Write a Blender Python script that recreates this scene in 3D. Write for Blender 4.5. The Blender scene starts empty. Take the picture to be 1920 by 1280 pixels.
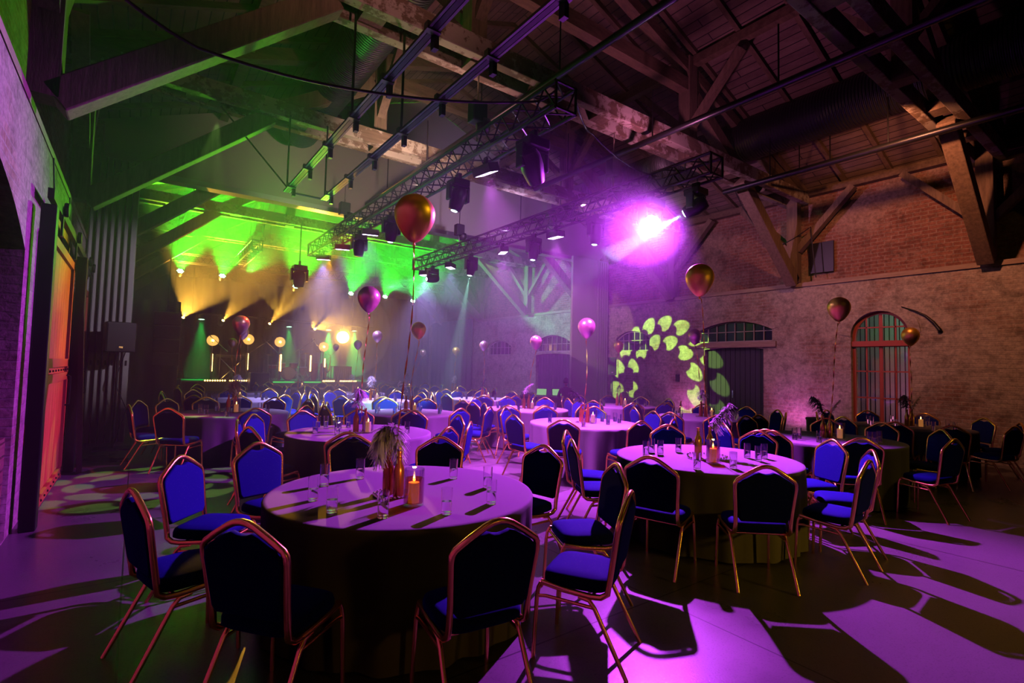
import bpy, bmesh, math, random
from mathutils import Vector, Matrix, Euler
PI = math.pi
random.seed(7)
scene = bpy.context.scene
COL = scene.collection

# ------------------------------------------------------------------ camera, world, exposure
YAW, PITCH, ROLL, EYE, FPX = math.radians(36.27), math.radians(2.98), math.radians(1.36), 1.63, 959.0
fw = Vector((math.sin(YAW) * math.cos(PITCH), math.cos(YAW) * math.cos(PITCH), math.sin(PITCH)))
rt = Vector((math.cos(YAW), -math.sin(YAW), 0))
up = rt.cross(fw)
r2 = math.cos(ROLL) * rt + math.sin(ROLL) * up
u2 = -math.sin(ROLL) * rt + math.cos(ROLL) * up
cam = bpy.data.cameras.new('camera')
cam.sensor_width = 36.0
cam.lens = 36.0 * FPX / 1920.0
cam.clip_start = 0.05
cam.clip_end = 120
camo = bpy.data.objects.new('camera', cam)
COL.objects.link(camo)
M = Matrix((r2, u2, -fw)).transposed().to_4x4()
M.translation = Vector((0, 0, EYE))
camo.matrix_world = M
scene.camera = camo

scene.view_settings.view_transform = 'Standard'
scene.view_settings.look = 'None'
scene.view_settings.gamma = 1.0
scene.view_settings.use_curve_mapping = False
scene.view_settings.exposure = 0.0
w = bpy.data.worlds.new('world')
scene.world = w
w.use_nodes = True
w.node_tree.nodes['Background'].inputs[0].default_value = (0.10, 0.045, 0.07, 1)
w.node_tree.nodes['Background'].inputs[1].default_value = 0.045
cy = scene.cycles
cy.max_bounces = 12
cy.diffuse_bounces = 0
cy.glossy_bounces = 3
cy.transmission_bounces = 10
cy.volume_bounces = 0
cy.transparent_max_bounces = 16
cy.sample_clamp_indirect = 3.0
cy.caustics_reflective = False
cy.caustics_refractive = False
cy.blur_glossy = 1.0
cy.use_denoising = True
cy.use_light_tree = True


def ray(px, py):
    return r2 * ((px - 960) / FPX) + u2 * ((640 - py) / FPX) + fw


def onz(px, py, z):
    d = ray(px, py)
    return Vector((0, 0, EYE)) + d * ((z - EYE) / d.z)


def onx(px, py, x):
    d = ray(px, py)
    return Vector((0, 0, EYE)) + d * (x / d.x)


def ony(px, py, y):
    d = ray(px, py)
    return Vector((0, 0, EYE)) + d * (y / d.y)


def lamp(name, kind, loc, energy, color, target=None, size=0.05, angle=60, blend=0.3, parent=None):
    L = bpy.data.lights.new(name, kind)
    L.energy = energy
    L.color = color
    if kind in ('SPOT', 'POINT'):
        L.shadow_soft_size = size
    if kind == 'SPOT':
        L.spot_size = math.radians(angle)
        L.spot_blend = blend
    if kind == 'AREA':
        L.size = size
    o = bpy.data.objects.new(name, L)
    COL.objects.link(o)
    o.location = loc
    if target is not None:
        o.rotation_euler = (Vector(target) - Vector(loc)).to_track_quat('-Z', 'Y').to_euler()
    if parent:
        o.parent = parent
        o.matrix_parent_inverse = parent.matrix_world.inverted()
    return o


def gobo(o, n1=9, n2=13, kind='comma', scale=1.0):
    """pattern wheel of a moving head: shapes cut in its beam"""
    L = o.data
    L.use_nodes = True
    nt = L.node_tree
    N, K = nt.nodes, nt.links
    em = [n for n in N if n.type == 'EMISSION'][0]
    tc = N.new('ShaderNodeTexCoord')
    sp = N.new('ShaderNodeSeparateXYZ')
    K.new(tc.outputs['Normal'], sp.inputs[0])

    def mth(op, a, b=None, c=None):
        m = N.new('ShaderNodeMath')
        m.operation = op
        for i, v in enumerate((a, b, c)):
            if v is None:
                continue
            if isinstance(v, (int, float)):
                m.inputs[i].default_value = v
            else:
                K.new(v, m.inputs[i])
        return m.outputs[0]
    az = mth('ABSOLUTE', sp.outputs[2])
    x = mth('DIVIDE', sp.outputs[0], az)
    y = mth('DIVIDE', sp.outputs[1], az)
    t = math.tan(L.spot_size / 2) / scale
    x = mth('DIVIDE', x, t)
    y = mth('DIVIDE', y, t)
    r = mth('SQRT', mth('ADD', mth('MULTIPLY', x, x), mth('MULTIPLY', y, y)))
    th = mth('ARCTAN2', y, x)
    out = None
    rings = ((0.56, 0.125, n1, 0.0), (0.85, 0.14, n2, 0.4)) if kind == 'comma' else ((0.35, 0.12, 5, 0.0), (0.72, 0.2, 7, 0.3))
    for r0, wd, n, ph in rings:
        v = mth('DIVIDE', mth('SUBTRACT', r, r0), wd)
        # skew in the angle makes a drop with a curled tail
        a = mth('ADD', mth('MULTIPLY', th, n / (2 * PI)), mth('ADD', mth('MULTIPLY', mth('MULTIPLY', v, v), 0.10), mth('ADD', mth('MULTIPLY', v, 0.10), ph)))
        u = mth('MULTIPLY', mth('SUBTRACT', mth('FRACT', a), 0.5), 2.3)
        d = mth('SQRT', mth('ADD', mth('MULTIPLY', u, u), mth('MULTIPLY', v, v)))
        # bite taken from one side
        ub = mth('SUBTRACT', u, 0.95)
        vb = mth('ADD', v, 0.75)
        db = mth('SQRT', mth('ADD', mth('MULTIPLY', ub, ub), mth('MULTIPLY', vb, vb)))
        a1 = mth('MULTIPLY', mth('SUBTRACT', 1.0, d), 8.0)
        a2 = mth('MULTIPLY', mth('SUBTRACT', db, 0.66), 8.0)
        m = N.new('ShaderNodeClamp')
        K.new(mth('MINIMUM', a1, a2), m.inputs[0])
        out = m.outputs[0] if out is None else mth('MAXIMUM', out, m.outputs[0])
    K.new(mth('MULTIPLY', out, 1.0), em.inputs['Strength'])


# ------------------------------------------------------------------ materials
MATS = {}


def mat(name, color, rough=0.6, metal=0.0, **kw):
    m = bpy.data.materials.new(name)
    m.use_nodes = True
    b = m.node_tree.nodes['Principled BSDF']
    b.inputs['Base Color'].default_value = (*color, 1)
    b.inputs['Roughness'].default_value = rough
    b.inputs['Metallic'].default_value = metal
    for k, v in kw.items():
        b.inputs[k.replace('_', ' ')].default_value = v
    MATS[name] = m
    return m


def emis(name, color, s):
    m = bpy.data.materials.new(name)
    m.use_nodes = True
    nt = m.node_tree
    nt.nodes.clear()
    e = nt.nodes.new('ShaderNodeEmission')
    e.inputs[0].default_value = (*color, 1)
    e.inputs[1].default_value = s
    o = nt.nodes.new('ShaderNodeOutputMaterial')
    nt.links.new(e.outputs[0], o.inputs[0])
    m.cycles.emission_sampling = 'NONE'
    MATS[name] = m
    return m


def nodes(m):
    return m.node_tree.nodes, m.node_tree.links, m.node_tree.nodes['Principled BSDF']


def ramp(N, stops):
    r = N.new('ShaderNodeValToRGB')
    e = r.color_ramp.elements
    while len(e) < len(stops):
        e.new(0.5)
    for i, (p, c) in enumerate(stops):
        e[i].position = p
        e[i].color = (*c, 1)
    return r


def noise(N, K, vec, scale, detail=4, rough=0.6):
    n = N.new('ShaderNodeTexNoise')
    n.inputs['Scale'].default_value = scale
    n.inputs['Detail'].default_value = detail
    n.inputs['Roughness'].default_value = rough
    if vec is not None:
        K.new(vec, n.inputs['Vector'])
    return n.outputs[0]


def mixc(N, K, f, a, b, blend='MIX'):
    m = N.new('ShaderNodeMix')
    m.data_type = 'RGBA'
    m.blend_type = blend
    for s, v in ((m.inputs[0], f), (m.inputs[6], a), (m.inputs[7], b)):
        if isinstance(v, (int, float)):
            s.default_value = v
        elif isinstance(v, tuple):
            s.default_value = (*v, 1)
        else:
            K.new(v, s)
    return m.outputs[2]


def bump(N, K, b, h, dist=0.01, strength=0.6):
    n = N.new('ShaderNodeBump')
    n.inputs['Strength'].default_value = strength
    n.inputs['Distance'].default_value = dist
    K.new(h, n.inputs['Height'])
    K.new(n.outputs[0], b.inputs['Normal'])


def swiz(N, K, order, scale=(1, 1, 1)):
    g = N.new('ShaderNodeNewGeometry')
    s = N.new('ShaderNodeSeparateXYZ')
    c = N.new('ShaderNodeCombineXYZ')
    K.new(g.outputs['Position'], s.inputs[0])
    for i, k in enumerate(order):
        K.new(s.outputs['XYZ'.index(k)], c.inputs[i])
    m = N.new('ShaderNodeMapping')
    m.inputs['Scale'].default_value = scale
    K.new(c.outputs[0], m.inputs[0])
    return m.outputs[0]


def brick_mat(name, c1, c2, mortar, plaster, amount, order='YZX'):
    m = mat(name, c1, 0.9)
    N, K, b = nodes(m)
    v = swiz(N, K, order)
    wob = noise(N, K, v, 1.7, 3)
    vm = N.new('ShaderNodeVectorMath')
    vm.operation = 'MULTIPLY_ADD'
    K.new(wob, vm.inputs[0])
    vm.inputs[1].default_value = (0.03, 0.05, 0)
    K.new(v, vm.inputs[2])
    br = N.new('ShaderNodeTexBrick')
    K.new(vm.outputs[0], br.inputs['Vector'])
    br.inputs['Scale'].default_value = 1.0
    br.inputs['Brick Width'].default_value = 0.27
    br.inputs['Row Height'].default_value = 0.085
    br.inputs['Mortar Size'].default_value = 0.011
    br.inputs['Mortar Smooth'].default_value = 0.3
    br.inputs['Bias'].default_value = -0.1
    br.inputs['Color1'].default_value = (*c1, 1)
    br.inputs['Color2'].default_value = (*c2, 1)
    br.inputs['Mortar'].default_value = (*mortar, 1)
    n1 = noise(N, K, v, 0.75, 6, 0.65)
    r1 = ramp(N, [(0.5 - amount * 0.25, (0, 0, 0)), (0.62 - amount * 0.2, (1, 1, 1))])
    K.new(n1, r1.inputs[0])
    n2 = noise(N, K, v, 14, 5, 0.7)
    r2_ = ramp(N, [(0.3, (0.35, 0.35, 0.35)), (0.7, (1.15, 1.15, 1.15))])
    K.new(n2, r2_.inputs[0])
    col = mixc(N, K, r1.outputs[0], br.outputs['Color'], plaster)
    col = mixc(N, K, 0.8, col, r2_.outputs[0], 'MULTIPLY')
    n3 = noise(N, K, v, 3.2, 5, 0.7)
    r3 = ramp(N, [(0.33, (0.42, 0.42, 0.42)), (0.50, (1, 1, 1))])
    K.new(n3, r3.inputs[0])
    col = mixc(N, K, 0.75, col, r3.outputs[0], 'MULTIPLY')
    K.new(col, b.inputs['Base Color'])
    h = mixc(N, K, 0.45, br.outputs['Fac'], n2)
    inv = N.new('ShaderNodeInvert')
    K.new(h, inv.inputs['Color'])
    bump(N, K, b, inv.outputs[0], 0.02, 0.7)
    return m


def wood_mat(name, c1, c2, order='XYZ', stretch=(1, 1, 1), rough=0.75, paint=None):
    m = mat(name, c1, rough)
    N, K, b = nodes(m)
    v = swiz(N, K, order, stretch)
    n = noise(N, K, v, 6, 6, 0.7)
    r = ramp(N, [(0.3, c1), (0.7, c2)])
    K.new(n, r.inputs[0])
    col = r.outputs[0]
    if paint:
        v2 = swiz(N, K, order, (1, 1, 1))
        n2 = noise(N, K, v2, 2.4, 5, 0.75)
        r2_ = ramp(N, [(0.47, (0, 0, 0)), (0.53, (1, 1, 1))])
        K.new(n2, r2_.inputs[0])
        col = mixc(N, K, r2_.outputs[0], col, paint)
    K.new(col, b.inputs['Base Color'])
    bump(N, K, b, n, 0.01, 0.5)
    return m


GOLD = mat('gold_frame', (0.95, 0.64, 0.14), 0.25, 1.0)
BRASS = mat('worn_gold', (0.80, 0.48, 0.15), 0.32, 1.0)
FABRIC = mat('blue_fabric', (0.012, 0.03, 0.42), 0.85)
N, K, b = nodes(FABRIC)
tc = N.new('ShaderNodeTexCoord')
vo = N.new('ShaderNodeTexVoronoi')
vo.inputs['Scale'].default_value = 55
K.new(tc.outputs['Object'], vo.inputs['Vector'])
r_ = ramp(N, [(0.10, (0.06, 0.07, 0.26)), (0.17, (0.008, 0.020, 0.235))])
K.new(vo.outputs['Distance'], r_.inputs[0])
K.new(r_.outputs[0], b.inputs['Base Color'])
b.inputs['Specular IOR Level'].default_value = 0.12
PIPING = mat('dark_trim', (0.01, 0.012, 0.03), 0.6)
CLOTH = mat('white_cloth', (0.34, 0.32, 0.34), 0.85, 0, Specular_IOR_Level=0.15)
N, K, b = nodes(CLOTH)
v_ = swiz(N, K, 'XYZ')
nn = noise(N, K, v_, 260, 2)
bump(N, K, b, nn, 0.001, 0.3)
BLACK = mat('black_plastic', (0.012, 0.012, 0.014), 0.4)
BLACKM = mat('black_metal', (0.02, 0.02, 0.022), 0.35, 0.6)
ALU = mat('dark_truss', (0.05, 0.05, 0.055), 0.35, 0.9)
ALUL = mat('aluminium', (0.55, 0.55, 0.57), 0.3, 1.0)
STEEL = mat('pale_track', (0.12, 0.12, 0.12), 0.4, 0.6)
DUCT = mat('black_duct', (0.015, 0.015, 0.02), 0.45, 0.2)
N, K, b = nodes(DUCT)
v_ = swiz(N, K, 'YXZ')
wv = N.new('ShaderNodeTexWave')
wv.inputs['Scale'].default_value = 5.5
K.new(v_, wv.inputs['Vector'])
bump(N, K, b, wv.outputs[0], 0.03, 0.8)
BULK = mat('grey_partition', (0.42, 0.39, 0.37), 0.8)
PANEL = mat('grey_panel', (0.45, 0.44, 0.43), 0.5)
PANELD = mat('panel_edge', (0.05, 0.05, 0.05), 0.6)


def thin_glass(name, tint, ior=1.45, rough=0.03):
    """clear thin-walled glass: a tinted see-through layer under a Fresnel reflection"""
    m = bpy.data.materials.new(name)
    m.use_nodes = True
    nt = m.node_tree
    nt.nodes.clear()
    lw = nt.nodes.new('ShaderNodeLayerWeight')
    lw.inputs['Blend'].default_value = ior - 1.2
    fr = nt.nodes.new('ShaderNodeMath')
    fr.operation = 'MULTIPLY_ADD'
    fr.inputs[1].default_value = 0.60
    fr.inputs[2].default_value = 0.05
    nt.links.new(lw.outputs['Facing'], fr.inputs[0])
    tr_ = nt.nodes.new('ShaderNodeBsdfTransparent')
    tr_.inputs[0].default_value = (*tint, 1)
    g_ = nt.nodes.new('ShaderNodeBsdfGlossy')
    g_.inputs['Roughness'].default_value = rough
    mx = nt.nodes.new('ShaderNodeMixShader')
    o_ = nt.nodes.new('ShaderNodeOutputMaterial')
    nt.links.new(fr.outputs[0], mx.inputs[0])
    nt.links.new(tr_.outputs[0], mx.inputs[1])
    nt.links.new(g_.outputs[0], mx.inputs[2])
    nt.links.new(mx.outputs[0], o_.inputs[0])
    MATS[name] = m
    return m


JARGLASS = thin_glass('jar_glass', (0.93, 0.93, 0.94), 1.5)
GLASS = mat('clear_glass', (1, 1, 1), 0.0, 0, Transmission_Weight=1.0, IOR=1.45)
WATER = mat('water', (0.97, 0.98, 1), 0.0, 0, Transmission_Weight=1.0, IOR=1.33)
AMBERW = thin_glass('amber_water', (0.85, 0.35, 0.12), 1.3)
WAX = mat('candle_wax', (0.85, 0.7, 0.5), 0.5, 0, Emission_Color=(1.0, 0.35, 0.08, 1), Emission_Strength=0.35)  # low even emission stands in for flame light glowing through the wax
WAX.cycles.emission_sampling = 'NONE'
BOTTLE = mat('copper_bottle', (0.50, 0.17, 0.05), 0.28, 0.75)
BOTTLEG = mat('amber_bottle', (0.55, 0.30, 0.05), 0.15, 0.5)
FEATHER = mat('white_feather', (0.85, 0.8, 0.8), 0.8)
nt = FEATHER.node_tree
tl_ = nt.nodes.new('ShaderNodeBsdfTranslucent')
tl_.inputs[0].default_value = (1, 0.97, 0.96, 1)
df_ = nt.nodes.new('ShaderNodeBsdfDiffuse')
df_.inputs[0].default_value = (1, 0.97, 0.96, 1)
mx_ = nt.nodes.new('ShaderNodeMixShader')
mx_.inputs[0].default_value = 0.5
nt.links.new(df_.outputs[0], mx_.inputs[1])
nt.links.new(tl_.outputs[0], mx_.inputs[2])
nt.links.new(mx_.outputs[0], nt.nodes['Material Output'].inputs[0])
FEATHERB = mat('black_feather', (0.01, 0.01, 0.012), 0.8)
BEAD = mat('silver_bead', (0.85, 0.8, 0.78), 0.15, 1.0)
BALLOON = mat('gold_balloon', (0.95, 0.62, 0.12), 0.40, 0.8)
BALLOONP = mat('rose_balloon', (0.92, 0.55, 0.48), 0.34, 0.75)
RIBBON = mat('gold_ribbon', (0.75, 0.42, 0.12), 0.3, 0.9)
RIBBONB = mat('black_ribbon', (0.02, 0.015, 0.02), 0.4)
TIMBER = wood_mat('old_timber', (0.10, 0.065, 0.04), (0.24, 0.16, 0.10), 'YZX', (2, 2, 0.5))
TIE = wood_mat('painted_timber', (0.13, 0.085, 0.055), (0.26, 0.18, 0.12), 'XYZ', (0.4, 3, 3), paint=(0.52, 0.46, 0.38))
POST = wood_mat('post_timber', (0.13, 0.09, 0.06), (0.30, 0.21, 0.14), 'ZXY', (0.4, 3, 3))
REDDOOR = wood_mat('orange_door', (0.42, 0.12, 0.04), (0.72, 0.26, 0.09), 'ZYX', (0.35, 5, 5), 0.5)
REDFRAME = mat('red_window_paint', (0.45, 0.09, 0.05), 0.5)
WHITEFRAME = mat('pale_window_paint', (0.45, 0.40, 0.40), 0.6)
DARKDOOR = mat('dark_blue_door', (0.04, 0.035, 0.07), 0.7)
DARKPANE = mat('dark_pane', (0.012, 0.014, 0.04), 0.12)
PANE = thin_glass('window_pane', (0.92, 0.94, 0.94), 1.5)
CRATE = wood_mat('crate_wood', (0.20, 0.10, 0.07), (0.32, 0.18, 0.13), 'YZX', (0.6, 12, 1))
DRAPE = mat('grey_drape', (0.16, 0.17, 0.20), 0.9)
SKIRT = mat('stage_skirt', (0.03, 0.03, 0.045), 0.8)
DECK = mat('stage_deck', (0.05, 0.05, 0.05), 0.5)
CABLE = mat('black_cable', (0.01, 0.01, 0.01), 0.5)
SKIN = mat('skin', (0.45, 0.25, 0.18), 0.6)
SUIT = mat('dark_clothes', (0.03, 0.025, 0.04), 0.8)
CHROME = mat('chrome', (0.8, 0.8, 0.8), 0.15, 1.0)
DRUMSH = mat('drum_shell', (0.35, 0.05, 0.04), 0.3)
DRUMHD = mat('drum_head', (0.7, 0.7, 0.7), 0.5)
CYMB = mat('cymbal_brass', (0.75, 0.5, 0.18), 0.25, 1.0)
HDPE = mat('floodlight_cream', (0.6, 0.5, 0.35), 0.4)
# emitters
E_KEY = emis('key_lens', (1.0, 0.6, 1.0), 90)
E_VIOLET = emis('violet_leds', (0.72, 0.55, 1.0), 9)
E_ICE = emis('ice_lens', (0.65, 1.0, 0.95), 14)
E_GREEN = emis('green_leds', (0.45, 1.0, 0.6), 9)
E_AMBER = emis('amber_bulb', (1.0, 0.52, 0.12), 14)
E_ORANGE = emis('orange_lens', (1.0, 0.6, 0.12), 35)
E_WARM = emis('warm_lamp', (1.0, 0.55, 0.12), 1.6)
E_FLAME = emis('candle_flame', (1.0, 0.55, 0.12), 12)
E_STRIPG = emis('green_strip', (0.05, 1.0, 0.12), 0.8)
E_SCREEN = emis('laptop_screen', (0.35, 0.9, 0.25), 0.55)
E_TUBE = emis('pink_tube', (0.9, 0.45, 0.5), 0.5)

# floor
FLOOR = mat('polished_concrete', (0.4, 0.4, 0.4), 0.35)
N, K, b = nodes(FLOOR)
v = swiz(N, K, 'XYZ')
n1 = noise(N, K, v, 0.8, 6, 0.6)
n2 = noise(N, K, v, 90, 2, 0.5)
n3 = noise(N, K, v, 22, 4, 0.7)
ra = ramp(N, [(0.3, (0.15, 0.145, 0.14)), (0.7, (0.20, 0.19, 0.185))])
K.new(n1, ra.inputs[0])
rb = ramp(N, [(0.30, (0.45, 0.45, 0.45)), (0.42, (1, 1, 1))])
K.new(n2, rb.inputs[0])
rc = ramp(N, [(0.28, (0.6, 0.6, 0.6)), (0.45, (1, 1, 1))])
K.new(n3, rc.inputs[0])
col = mixc(N, K, 0.7, ra.outputs[0], rb.outputs[0], 'MULTIPLY')
col = mixc(N, K, 0.5, col, rc.outputs[0], 'MULTIPLY')
br = N.new('ShaderNodeTexBrick')
K.new(v, br.inputs['Vector'])
br.offset = 0.0
br.inputs['Scale'].default_value = 1
br.inputs['Brick Width'].default_value = 3.1
br.inputs['Row Height'].default_value = 2.4
br.inputs['Mortar Size'].default_value = 0.006
br.inputs['Color1'].default_value = (1, 1, 1, 1)
br.inputs['Color2'].default_value = (0.9, 0.9, 0.9, 1)
br.inputs['Mortar'].default_value = (0.12, 0.12, 0.12, 1)
col = mixc(N, K, 1.0, col, br.outputs['Color'], 'MULTIPLY')
K.new(col, b.inputs['Base Color'])
rr = ramp(N, [(0.3, (0.24, 0.24, 0.24)), (0.7, (0.42, 0.42, 0.42))])
K.new(n1, rr.inputs[0])
K.new(rr.outputs[0], b.inputs['Roughness'])
bump(N, K, b, n2, 0.002, 0.25)

BRICKLOW = brick_mat('worn_brick', (0.36, 0.22, 0.17), (0.52, 0.36, 0.28), (0.50, 0.43, 0.37), (0.58, 0.50, 0.43), 0.45)
BRICKUP = brick_mat('red_brick', (0.34, 0.14, 0.10), (0.46, 0.22, 0.15), (0.45, 0.33, 0.26), (0.50, 0.34, 0.26), 0.1)
BRICKEND = brick_mat('end_brick', (0.34, 0.2, 0.15), (0.5, 0.34, 0.26), (0.50, 0.43, 0.37), (0.5, 0.42, 0.36), 0.5, 'XZY')
LEDGE = wood_mat('ledge_timber', (0.30, 0.22, 0.17), (0.48, 0.37, 0.29), 'YZX', (0.4, 3, 3))
BOARDS = mat('roof_boards', (0.2, 0.12, 0.09), 0.8)
N, K, b = nodes(BOARDS)
v = swiz(N, K, 'YXZ', (0.5, 1, 1))
n1 = noise(N, K, v, 3.5, 6, 0.7)
ra = ramp(N, [(0.3, (0.19, 0.12, 0.10)), (0.7, (0.36, 0.25, 0.21))])
K.new(n1, ra.inputs[0])
br = N.new('ShaderNodeTexBrick')
v = swiz(N, K, 'YXZ')
K.new(v, br.inputs['Vector'])
br.inputs['Scale'].default_value = 1
br.inputs['Brick Width'].default_value = 2.8
br.inputs['Row Height'].default_value = 0.17
br.inputs['Mortar Size'].default_value = 0.009
br.inputs['Color1'].default_value = (1, 1, 1, 1)
br.inputs['Color2'].default_value = (0.72, 0.72, 0.72, 1)
br.inputs['Mortar'].default_value = (0.03, 0.03, 0.03, 1)
col = mixc(N, K, 1.0, ra.outputs[0], br.outputs['Color'], 'MULTIPLY')
K.new(col, b.inputs['Base Color'])


# ------------------------------------------------------------------ mesh helpers
class MB:
    def __init__(s):
        s.v = []
        s.f = []
        s.m = []

    def add(s, vs, fs, mi=0):
        o = len(s.v)
        s.v += [tuple(v) for v in vs]
        s.f += [tuple(i + o for i in f) for f in fs]
        s.m += [mi] * len(fs)
        return s

    def box(s, c, size, rot=None, mi=0):
        c = Vector(c)
        h = Vector(size) / 2
        vs = [Vector((x * h.x, y * h.y, z * h.z)) for x in (-1, 1) for y in (-1, 1) for z in (-1, 1)]
        if rot:
            e = Euler(rot).to_matrix()
            vs = [e @ v for v in vs]
        return s.add([v + c for v in vs], [(0, 1, 3, 2), (4, 6, 7, 5), (0, 4, 5, 1), (2, 3, 7, 6), (0, 2, 6, 4), (1, 5, 7, 3)], mi)

    def bar(s, p, q, w, h, upv=(0, 0, 1), mi=0):
        p, q = Vector(p), Vector(q)
        d = (q - p).normalized()
        u = Vector(upv)
        if abs(d.dot(u)) > 0.98:
            u = Vector((0, 1, 0))
        x = d.cross(u).normalized() * w / 2
        y = x.cross(d).normalized() * h / 2
        vs = [a + sx * x + sy * y for a in (p, q) for sx, sy in ((-1, -1), (1, -1), (1, 1), (-1, 1))]
        return s.add(vs, [(3, 2, 1, 0), (4, 5, 6, 7), (0, 1, 5, 4), (1, 2, 6, 5), (2, 3, 7, 6), (3, 0, 4, 7)], mi)

    def tube(s, pts, r, n=8, closed=False, mi=0, sq=None):
        pts = [Vector(p) for p in pts]
        rs = r if isinstance(r, (list, tuple)) else [r] * len(pts)
        L = len(pts)
        vs = []
        prev = None
        for i, p in enumerate(pts):
            a = pts[(i - 1) % L] if (closed or i > 0) else p
            c = pts[(i + 1) % L] if (closed or i < L - 1) else p
            t = (c - a).normalized()
            if prev is None:
                u = t.orthogonal().normalized() if sq is None else Vector(sq)
                u = (u - t * u.dot(t)).normalized()
            else:
                u = (prev - t * prev.dot(t)).normalized()
            prev = u
            wv_ = t.cross(u)
            for k in range(n):
                an = 2 * PI * (k + (0.5 if n == 4 else 0)) / n
                vs.append(p + (u * math.cos(an) + wv_ * math.sin(an)) * rs[i])
        fs = []
        m = L if closed else L - 1
        for i in range(m):
            j = (i + 1) % L
            for k in range(n):
                k2 = (k + 1) % n
                fs.append((i * n + k, i * n + k2, j * n + k2, j * n + k))
        if not closed:
            fs.append(tuple(range(n - 1, -1, -1)))
            fs.append(tuple((L - 1) * n + k for k in range(n)))
        return s.add(vs, fs, mi)

    def lathe(s, prof, c=(0, 0, 0), n=20, axis=None, mi=0, cap=True):
        """prof: (radius, height) up the axis"""
        c = Vector(c)
        R = Matrix.Identity(3) if axis is None else Vector((0, 0, 1)).rotation_difference(Vector(axis)).to_matrix()
        vs = []
        for r, z in prof:
            for k in range(n):
                a = 2 * PI * k / n
                vs.append(R @ Vector((r * math.cos(a), r * math.sin(a), z)) + c)
        fs = []
        for i in range(len(prof) - 1):
            for k in range(n):
                k2 = (k + 1) % n
                fs.append((i * n + k, i * n + k2, (i + 1) * n + k2, (i + 1) * n + k))
        if cap:
            if prof[0][0] > 1e-4:
                fs.append(tuple(range(n - 1, -1, -1)))
            if prof[-1][0] > 1e-4:
                fs.append(tuple((len(prof) - 1) * n + k for k in range(n)))
        return s.add(vs, fs, mi)

    def build(s, name, m, parent=None, smooth=False, loc=None, bevel=0, mats=None, auto=None):
        me = bpy.data.meshes.new(name)
        me.from_pydata(s.v, [], s.f)
        me.validate()
        for x in (mats or [m]):
            me.materials.append(x)
        if mats:
            for p, i in zip(me.polygons, s.m):
                p.material_index = i
        if smooth:
            me.polygons.foreach_set('use_smooth', [True] * len(me.polygons))
        me.update()
        if auto:
            me.set_sharp_from_angle(angle=math.radians(auto))
        o = bpy.data.objects.new(name, me)
        COL.objects.link(o)
        if loc is not None:
            o.location = loc
        if parent:
            o.parent = parent
        if bevel:
            bv = o.modifiers.new('bevel', 'BEVEL')
            bv.width = bevel
            bv.segments = 2
            bv.limit_method = 'ANGLE'
        return o


def poly_mesh(name, loops, thick, M4, m, parent=None, bevel=0.0, res=2):
    """2D outline(s) with holes, extruded by thick, placed by the matrix M4 (local xy plane, z out)"""
    cu = bpy.data.curves.new(name, 'CURVE')
    cu.dimensions = '2D'
    cu.fill_mode = 'BOTH'
    cu.extrude = max(thick / 2 - bevel, 0.0001)
    cu.bevel_depth = bevel
    cu.bevel_resolution = res
    for lp in loops:
        sp = cu.splines.new('POLY')
        sp.points.add(len(lp) - 1)
        for i, p in enumerate(lp):
            sp.points[i].co = (p[0], p[1], 0, 1)
        sp.use_cyclic_u = True
    t = bpy.data.objects.new('tmp', cu)
    COL.objects.link(t)
    dg = bpy.context.evaluated_depsgraph_get()
    me = bpy.data.meshes.new_from_object(t.evaluated_get(dg))
    bpy.data.objects.remove(t)
    me.transform(M4)
    me.materials.clear()
    me.materials.append(m)
    me.name = name
    o = bpy.data.objects.new(name, me)
    COL.objects.link(o)
    if parent:
        o.parent = parent
    return o


def thing(name, label, cat, loc=(0, 0, 0), rz=0, group=None, rot=None):
    o = bpy.data.objects.new(name, None)
    COL.objects.link(o)
    o.location = loc
    o.rotation_euler = rot if rot else (0, 0, rz)
    o.empty_display_size = 0.1
    o['label'] = label
    o['category'] = cat
    if group:
        o['group'] = group
    bpy.context.view_layer.update() if False else None
    return o


def tag(o, label, cat, group=None, kind=None):
    o['label'] = label
    o['category'] = cat
    if group:
        o['group'] = group
    if kind:
        o['kind'] = kind
    return o


def struct(o, label=None):
    o['kind'] = 'structure'
    if label:
        o['label'] = label
    return o


def kids(o):
    return [c for c in bpy.data.objects if c.parent is o] if o.name not in KC else KC[o.name]


KC = {}


def dup(root, loc, rz=0, label=None, group=None, rot=None, scale=None):
    def cp(o, par):
        c = o.copy()
        COL.objects.link(c)
        if par:
            c.parent = par
        if o.name not in KC:
            KC[o.name] = [k for k in bpy.data.objects if k.parent is o]
        for k in KC[o.name]:
            cp(k, c)
        return c
    c = cp(root, None)
    c.location = loc
    c.rotation_euler = rot if rot else (0, 0, rz)
    if scale:
        c.scale = (scale, scale, scale)
    if label:
        c['label'] = label
    if group:
        c['group'] = group
    return c


def arc(cx, cy, r, a0, a1, n):
    return [(cx + r * math.cos(a0 + (a1 - a0) * i / n), cy + r * math.sin(a0 + (a1 - a0) * i / n)) for i in range(n + 1)]


def segarch(y0, y1, z0, zs, zt, n=14):
    """opening: flat sill z0, springing zs, crown zt"""
    w_ = (y1 - y0) / 2
    rise = zt - zs
    R = (w_ * w_ + rise * rise) / (2 * rise)
    cyy = (y0 + y1) / 2
    a = math.asin(min(1, w_ / R))
    pts = [(y0, z0), (y1, z0)]
    if rise > w_ * 0.98:
        return pts + arc(cyy, zs, w_, 0, PI, n)
    for i in range(n + 1):
        t = a - 2 * a * i / n
        pts.append((cyy + R * math.sin(t), zt - R + R * math.cos(t)))
    return pts


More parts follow.
